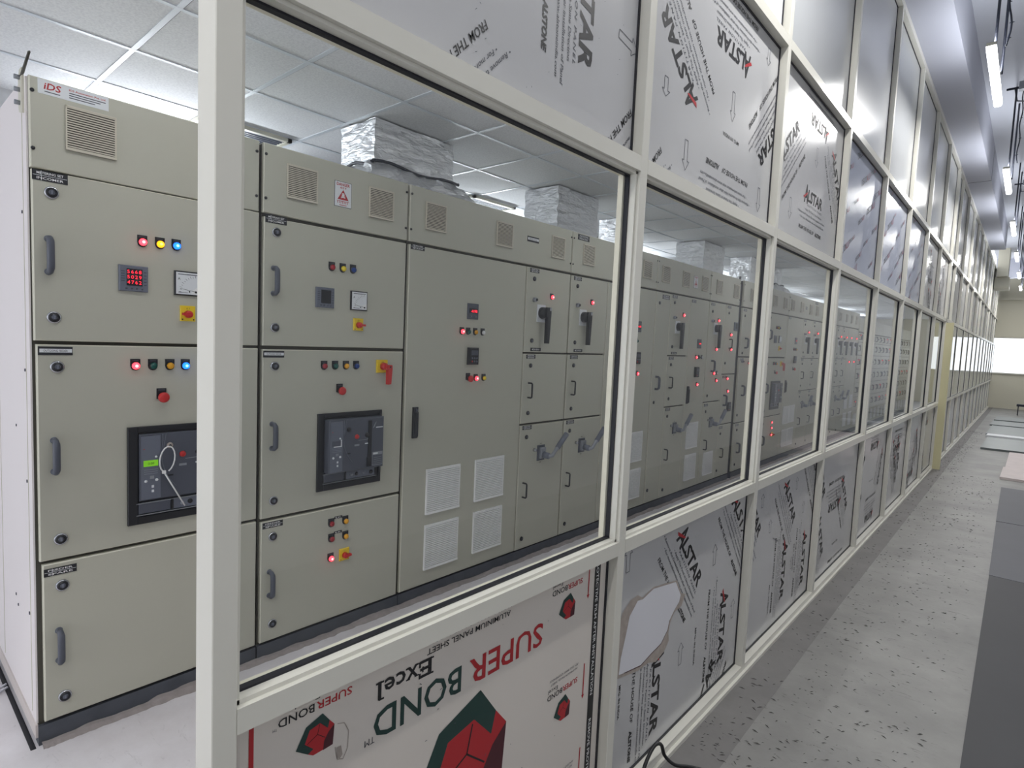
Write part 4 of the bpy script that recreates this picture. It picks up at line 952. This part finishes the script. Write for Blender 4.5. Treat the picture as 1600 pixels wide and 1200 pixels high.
cabinet('last full-height switchboard cabinet, with white grilles, in the fourth window',
    12.310, 13.150, 2.343, [(12.312, 13.148, [('grille', 12.5, 2.195), ('grille', 12.9, 2.195)])],
    [(12.314, 12.720, 0.084, 2.028, [('knob', 12.48, 1.73), ('lamp', 12.55, 1.85, 'R'), ('lamp', 12.5, 1.4, 'R'), ('lamp', 12.6, 1.4, 'r')] + vents4(12.52, hw=0.12, gap=0)),
     (12.728, 13.146, 0.084, 2.028, [('knob', 12.90, 1.73), ('lamp', 12.98, 1.85, 'R'), ('lamp', 12.9, 1.4, 'R'), ('lamp', 13.0, 1.4, 'r')] + vents4(12.94, hw=0.12, gap=0))])
def mcc(i, y, w_):
    ds = []
    rows = [0.084, 0.42, 0.70, 0.98, 1.26, 1.54, 1.80, 1.985]
    half = y + w_ / 2
    for (a, b) in ((y + 0.006, half - 0.003), (half + 0.003, y + w_ - 0.006)):
        for k in range(7):
            c = (a + b) / 2; zc = (rows[k] + rows[k + 1]) / 2
            it = [random.choice([('drive', c + 0.04, zc), ('display', c + 0.03, zc), ('key', c + 0.05, zc), ('plate', c, zc + 0.06, *PL3)]), ('thin', a + 0.05, zc), ('lamp', c - 0.06, zc + 0.04, random.choice('Rrgaw'))] if k else [('wgrille', c, zc, 0.11)]
            ds.append((a, b, rows[k], rows[k + 1] - 0.012, it))
    cabinet('lower grey cabinet of many small doors, %s past the full-height row' % ORD[i], y, y + w_, 2.26, [(y + 0.004, y + w_ - 0.004, [])], ds, 'far motor control cabinets')
y = 13.20
for i in range(8): mcc(i, y, 0.82); y += 0.83

# ------------------------------------------------------------------ foil covered ducts
def foil_box(mb, x0, x1, y0, y1, z0, z1, n=22, amp=0.010, seed=0):
    def disp(p):
        v = Vector(p); k = noise.noise_vector(Vector((v.x * 9 + seed, v.y * 9, v.z * 22))) * amp + noise.noise_vector(v * 26 + Vector((seed, 0, 0))) * amp * 0.5
        return (p[0] + k.x, p[1] + k.y, p[2] + k.z * 0.4)
    ring = []
    per = [(x1, y0, x1, y1), (x1, y1, x0, y1), (x0, y1, x0, y0), (x0, y0, x1, y0)]
    for (a, b, c, d) in per:
        for k in range(n): t = k / n; ring.append((a + (c - a) * t, b + (d - b) * t))
    nz = 18; vs = []; fs = []; R = len(ring)
    for j in range(nz + 1):
        z = z0 + (z1 - z0) * j / nz
        for (x, y) in ring: vs.append(disp((x, y, z)))
    for j in range(nz):
        for k in range(R): l = (k + 1) % R; fs.append((j * R + k, j * R + l, (j + 1) * R + l, (j + 1) * R + k))
    fs.append(tuple(range(R - 1, -1, -1)))
    mb.add(vs, fs, 'foil', False)
def duct(x0, x1, y0, y1, label, skirt=False, seed=0, group='foil ducts above the cabinets'):
    o = thing('foil_duct', label, 'duct', ((x0 + x1) / 2, (y0 + y1) / 2, 2.343), group)
    mb = MB(); foil_box(mb, x0, x1, y0, y1, 2.60 if skirt else 2.35, 2.870, seed=seed); part('duct_wrap', mb, o)
    if skirt:
        mb = MB(); n = 40; nz = 12; vs = []; fs = []
        # bulging wrapped boot drooping over the cabinet front edge
        def ringpt(t, e):
            a = t * 4; k = int(a) % 4; f = a - int(a)
            c = [(x1 + e, y0 - e, x1 + e, y1 + e), (x1 + e, y1 + e, x0 - e, y1 + e), (x0 - e, y1 + e, x0 - e, y0 - e), (x0 - e, y0 - e, x1 + e, y0 - e)][k]
            return c[0] + (c[2] - c[0]) * f, c[1] + (c[3] - c[1]) * f
        for j in range(nz + 1):
            s = j / nz; e = 0.012 + 0.16 * math.sin(s * PI * 0.5); z = 2.61 - s * 0.24
            for k in range(n * 2):
                x, yy = ringpt(k / (n * 2), e); q = noise.noise_vector(Vector((x * 14, yy * 14, z * 16))) * 0.045
                vs.append((x + q.x, yy + q.y, z + q.z * 0.5))
        R = n * 2
        for j in range(nz):
            for k in range(R): l = (k + 1) % R; fs.append((j * R + l, j * R + k, (j + 1) * R + k, (j + 1) * R + l))
        mb.add(vs, fs, 'foil'); part('duct_boot', mb, o)
        mb = MB()
        F = [(x1 + 0.03, y0 - 0.03), (x1 + 0.03, y1 + 0.03), (x0 - 0.03, y1 + 0.03), (x0 - 0.03, y0 - 0.03)]
        for k in range(4):
            a, b = F[k], F[(k + 1) % 4]
            P = [(a[0] + (b[0] - a[0]) * t / 10, a[1] + (b[1] - a[1]) * t / 10, 2.60 + 0.012 * math.sin(t * 0.9 + k)) for t in range(11)]
            mb.tube(P, 0.010, 'conduit', 6)
        part('duct_flange', mb, o)
    return o
duct(-2.62, -2.25, 2.20, 2.86, 'square foil-wrapped duct with a crumpled boot above the danger-sign cabinet', True, 1)
duct(-2.60, -2.23, 4.06, 4.68, 'plain foil-wrapped square duct above the cabinet with the small top plate', False, 5)
duct(-2.72, -2.45, 5.45, 5.80, 'narrow pale foil duct at the right edge of the first window', False, 9)
duct(-2.62, -2.25, 7.10, 7.75, 'foil-wrapped duct at the top right of the second window', False, 13)
duct(-2.50, -2.20, 8.60, 9.10, 'foil-wrapped duct at the left of the third window', False, 17)
duct(-2.55, -2.25, 9.75, 10.15, 'crumpled foil duct in the middle of the third window', True, 21)

# ------------------------------------------------------------------ lamps
def batten(x, y, z, l, label, group, name='added_batten_light', w_=0.05, rods=False, extra=None):
    o = thing(name, label, 'light', (x, y + l / 2, z), group)
    mb = MB(); mb.box(x - w_ / 2, x + w_ / 2, y, y + l, z + 0.012, z + 0.034, 'edge'); part('lamp_body', mb, o)
    mb = MB()
    P = [(x - w_ / 2 - 0.002, z + 0.012), (x - w_ / 2, z - 0.008), (x - w_ * 0.35, z - 0.022), (x + w_ * 0.35, z - 0.022), (x + w_ / 2, z - 0.008), (x + w_ / 2 + 0.002, z + 0.012)]
    vs = [(a, y + 0.004, b) for a, b in P] + [(a, y + l - 0.004, b) for a, b in P]
    mb.add(vs, [(0, 1, 2, 3, 4, 5), (11, 10, 9, 8, 7, 6)] + [(k, 6 + k, 7 + k, k + 1) for k in range(5)], 'tube'); part('lamp_diffuser', mb, o)
    if rods:
        for (dx, dy) in ((0.02, 0.04), (0.035, 0.62), ):
            mb = MB(); mb.tube([(x + dx, y + dy, z + 0.03), (x + dx, y + dy, 4.62)], 0.009, 'conduit', 8); part('hanging_rod', mb, o)
    return o
for i, yy in enumerate(CORRIDOR_LAMPS):
    lab = {2: 'nearest visible tube light hanging over the corridor', 3: 'second tube light hanging over the corridor'}.get(i, 'tube light hanging over the corridor, %s from the near end' % ORD[i])
    batten(0.52, yy, 3.70, 1.2, lab, 'corridor tube lights', 'tube_light', 0.055, True)
for i, yy in enumerate(ROOM_FILL_LAMPS):
    batten(-0.75, yy, H_CEIL - 0.036, 1.2, 'added ceiling batten light above the aisle inside the glass, %s from the near end' % ORD[i], 'added aisle batten lights')  # fixtures made up to carry the added aisle light
    o = thing('added_wall_tube', 'added hidden tube light on the back wall behind the cabinets, %s from the near end' % ORD[i], 'light', (-3.74, yy + 1.3, 2.6), 'added back wall tube lights')  # made-up fixture, hidden by the cabinets, carrying the added ceiling light
    mb = MB(); mb.box(-3.749, -3.72, yy + 0.7, yy + 1.9, 2.57, 2.63, 'edge'); part('lamp_body', mb, o)
    mb = MB(); mb.tube([(-3.69, yy + 0.71, 2.60), (-3.69, yy + 1.89, 2.60)], 0.014, 'tube', 10)
    for e in (0.73, 1.87): mb.box(-3.72, -3.68, yy + e - 0.008, yy + e + 0.008, 2.585, 2.615, 'edge')
    part('tube', mb, o)
for i, (ya, yb) in enumerate(((1.53, 2.12), (3.93, 4.52), (6.33, 6.92), (8.73, 9.32), (11.13, 11.72))):
    o = thing('ceiling_diffuser', 'rectangular air diffuser in the ceiling above the cabinets, %s from the near end' % ORD[i], 'air diffuser', (-3.28, (ya + yb) / 2, H_CEIL), 'ceiling air diffusers')
    mb = MB()
    for (a, b, c, d) in ((-3.44, -3.12, ya, ya + 0.03), (-3.44, -3.12, yb - 0.03, yb), (-3.44, -3.41, ya, yb), (-3.15, -3.12, ya, yb)): mb.box(a, b, c, d, H_CEIL - 0.03, H_CEIL - 0.005, 'edge')
    part('diffuser_frame', mb, o)
    mb = MB(); mb.box(-3.41, -3.15, ya + 0.03, yb - 0.03, H_CEIL - 0.012, H_CEIL - 0.006, 'slot')
    for k in range(7): mb.box(-3.40 + k * 0.036, -3.388 + k * 0.036, ya + 0.03, yb - 0.03, H_CEIL - 0.024, H_CEIL - 0.012, 'slate')
    part('louvre', mb, o)

# cable runs up by the corridor lights
def hang(x, y, z0, z1, r, label, wob=0.02, ties=0, mat='conduit'):
    mb = MB(); n = 18
    P = [(x + wob * math.sin(k * 0.9 + y), y + wob * math.cos(k * 0.7), z0 + (z1 - z0) * k / n) for k in range(n + 1)]
    mb.tube(P, r, mat, 6)
    for k in range(ties):
        p = P[int((k + 0.5) * n / ties)]; mb.tube([(p[0] - 0.012, p[1], p[2]), (p[0] + 0.014, p[1], p[2] + 0.002)], 0.003, mat, 5)
    whole('hanging_cable', mb, label, 'cable', loc=(x, y, z0))
hang(0.60, 5.45, 3.75, 4.62, 0.006, 'wavy dark cable with ties hanging beside the nearest tube light', 0.012, 7)
hang(0.60, 8.9, 3.8, 4.62, 0.006, 'thin dark cable hanging beside the second tube light', 0.008, 4)
def jbox(y, label):
    mb = MB(); mb.tube([(0.48, y, 4.40), (0.80, y, 4.40)], 0.012, 'conduit', 8); mb.box(0.58, 0.66, y - 0.04, y + 0.04, 4.37, 4.45, 'steelgrey'); mb.tube([(0.62, y, 4.45), (0.62, y, 4.62)], 0.008, 'conduit', 6)
    mb.tube([(0.55, y, 4.40), (0.57, y + 0.1, 4.30), (0.64, y + 0.25, 4.33), (0.75, y + 0.3, 4.42)], 0.007, 'conduit', 6)
    whole('junction_box', mb, label, 'junction box', loc=(0.62, y, 4.4))
jbox(8.2, 'small grey junction box with cross pipe under the corridor ceiling, beyond the nearest tube light')
jbox(12.6, 'small junction box with cross pipe under the corridor ceiling, beyond the third tube light')
# beige box unit high at the far end
mb = MB(); mb.box(-0.02, 0.30, 21.2, 22.0, 3.55, 3.86, 'beige', 0.01); mb.box(-0.02, 0.30, 21.18, 21.2, 3.57, 3.84, 'beige'); mb.box(0.02, 0.26, 21.0, 21.8, 3.86, 4.62, 'beige')
whole('duct_box', mb, 'beige box unit high up against the far end of the glazed wall', 'box', loc=(0.14, 21.6, 3.55))

# ------------------------------------------------------------------ things on the floors
def slabthing(name, pts, z0, z1, m, label, cat='sheet', group=None):
    n = len(pts); mb = MB()
    mb.add([(x, y, z0) for x, y in pts] + [(x, y, z1) for x, y in pts], [tuple(range(n - 1, -1, -1)), tuple(range(n, 2 * n))] + [(i, (i + 1) % n, n + (i + 1) % n, n + i) for i in range(n)], m)
    cx = sum(p[0] for p in pts) / n; cy = sum(p[1] for p in pts) / n
    return whole(name, mb, label, cat, group, loc=(cx, cy, z0))
slabthing('floor_sheet', [(0.835, 2.0), (2.1, 2.0), (2.1, 5.38), (0.808, 5.38)], 0.0, 0.004, 'darkmat', 'dark rubber sheet on the corridor floor at the bottom right corner', group='floor sheets')
slabthing('floor_sheet', [(0.806, 5.39), (2.1, 5.39), (2.1, 7.30), (0.785, 7.26)], 0.0, 0.004, 'greymat', 'grey sheet lying beyond the dark one at the right edge', group='floor sheets')
slabthing('floor_sheet', [(0.783, 7.28), (2.1, 7.32), (2.1, 9.35), (0.765, 9.3)], 0.0, 0.004, 'greymat', 'lighter grey sheet in front of the pale board at the right edge', group='floor sheets')
slabthing('board', [(0.73, 9.95), (2.0, 9.90), (2.0, 11.0), (0.74, 10.95)], 0.0, 0.03, 'pale', 'pale weathered board, nearer of two, on the corridor floor')
slabthing('board', [(0.76, 11.0), (2.0, 11.0), (2.0, 12.9), (0.77, 12.9)], 0.0, 0.022, 'pale', 'pinkish board lying behind the nearer weathered board')
zz = 0
for k, (x, y0, y1, h) in enumerate(((0.38, 13.0, 14.9, 0.035), (0.36, 15.1, 15.5, 0.05), (0.34, 15.6, 17.8, 0.03), (0.31, 18.0, 19.3, 0.03), (0.33, 19.6, 20.9, 0.03))):
    slabthing('metal_sheet', [(x, y0), (2.2, y0 + 0.1), (2.2, y1), (x + 0.02, y1)], 0.0, h, 'plate' if k != 1 else 'offwhite', '%s metal sheet on the corridor floor beyond the boards, %s of five going away' % ('pale' if k == 1 else 'grey', ORD[k]), group='metal sheets on the floor')
# small dark trestle at the right edge near the far wall
o = thing('trestle', 'small dark low trestle near the far wall at the right edge', 'trestle', (0.95, 22.4, 0))
mb = MB(); mb.box(0.72, 1.25, 22.3, 22.55, 0.26, 0.32, 'conduit'); part('top_board', mb, o)
for (x, y) in ((0.76, 22.33), (1.21, 22.33), (0.76, 22.52), (1.21, 22.52)):
    mb = MB(); mb.tube([(x, y, 0.0), (x, y, 0.26)], 0.014, 'conduit', 6); part('leg', mb, o)
# black cable looping over the bottom rail
def smooth(P, n=8):
    out = []
    for i in range(len(P) - 1):
        p0 = P[max(i - 1, 0)]; p1 = P[i]; p2 = P[i + 1]; p3 = P[min(i + 2, len(P) - 1)]
        for k in range(n):
            t = k / n
            out.append(tuple(0.5 * ((2 * b) + (-a + c) * t + (2 * a - 5 * b + 4 * c - d) * t * t + (-a + 3 * b - 3 * c + d) * t ** 3) for a, b, c, d in zip(p0, p1, p2, p3)))
    out.append(P[-1]); return out
mb = MB()
mb.tube(smooth([(0.05, 1.60, 0.008), (0.03, 1.72, 0.03), (0.014, 1.80, 0.085), (0.010, 1.87, 0.115), (0.012, 1.92, 0.095), (0.022, 1.935, 0.05), (0.055, 1.955, 0.022), (0.10, 2.00, 0.012), (0.16, 2.02, 0.008), (0.26, 1.98, 0.008), (0.40, 1.86, 0.008)]), 0.0065, 'cable', 8)
whole('power_cable', mb, 'black cable looping against the foot of the partition at the bottom of the view', 'cable', loc=(0.1, 1.9, 0))
for dz, lab in ((0.0, 'pale cable on the floor beside the first cabinet, nearer strand'), (0.03, 'pale cable on the floor beside the first cabinet, farther strand')):
    mb = MB(); mb.tube(smooth([(-2.10 - dz, 0.05, 0.006), (-2.13 - dz, 0.2, 0.006), (-2.12 - dz, 0.32, 0.006), (-2.16 - dz, 0.405, 0.012)]), 0.005, 'wcable', 6)
    whole('floor_cable', mb, lab, 'cable', loc=(-2.1, 0.2, 0))
mb = MB(); mb.tube(smooth([(-2.62, 0.20, 0.006), (-2.55, 0.30, 0.006), (-2.42, 0.36, 0.006), (-2.38, 0.405, 0.01)]), 0.005, 'wcable', 6)
whole('floor_cable', mb, 'short pale cable at the left edge running under the first cabinet', 'cable', loc=(-2.5, 0.3, 0))
# open cable trench slot beside the cabinet
mb = MB(); mb.box(BACK, -1.655, 0.397, 0.413, 0.0, 0.0015, 'black'); whole('trim_4', mb, None, None, kind='structure')
# crumbs of debris on both floors
# crumbled screed left along the front of the cabinet plinths
mb = MB(); vs = []; fs = []; N_ = 420
for k in range(N_ + 1):
    y = 0.43 + 12.7 * (k / N_) ** 1.3
    q = noise.noise(Vector((y * 6, 0.3, 0))) * 0.5 + noise.noise(Vector((y * 23, 4.3, 0))) * 0.35
    wd = 0.022 + 0.03 * abs(q) + 0.006 * random.random(); h = 0.010 + 0.022 * max(0, q + 0.25)
    if y > 6.83 and y < 6.95: h *= 0.3
    vs += [(XF - 0.003, y, h), (XF + wd * 0.45, y, h * 0.8), (XF + wd, y, 0.0004)]
for k in range(N_):
    for j in range(2): a = k * 3 + j; fs.append((a, a + 1, a + 4, a + 3))
mb.add(vs, fs, 'screed'); whole('trim_5', mb, None, None, kind='structure')
mb = MB()
for k in range(1500):
    y = 2.12 + 14 * random.random() ** 1.6; x = random.uniform(0.02, 0.72 if y < 9.8 else 0.28); s = random.uniform(0.003, 0.013) * (1 + 0.6 * noise.noise(Vector((x * 3, y * 2, 0)))); a = random.uniform(-0.7, 1.3); t = random.uniform(0.06, 0.22)
    c, n_ = math.cos(a), math.sin(a)
    mb.add([(x - c * s, y - n_ * s, 0.0015), (x - n_ * s * t, y + c * s * t, 0.0015), (x + c * s, y + n_ * s, 0.0015), (x + n_ * s * t, y - c * s * t, 0.0015), (x, y, 0.0015 + s * 0.3)], [(0, 3, 4), (3, 2, 4), (2, 1, 4), (1, 0, 4)], 'dirt')
whole('floor_debris', mb, 'scattered dark crumbs of debris on the corridor floor', 'debris', kind='stuff')
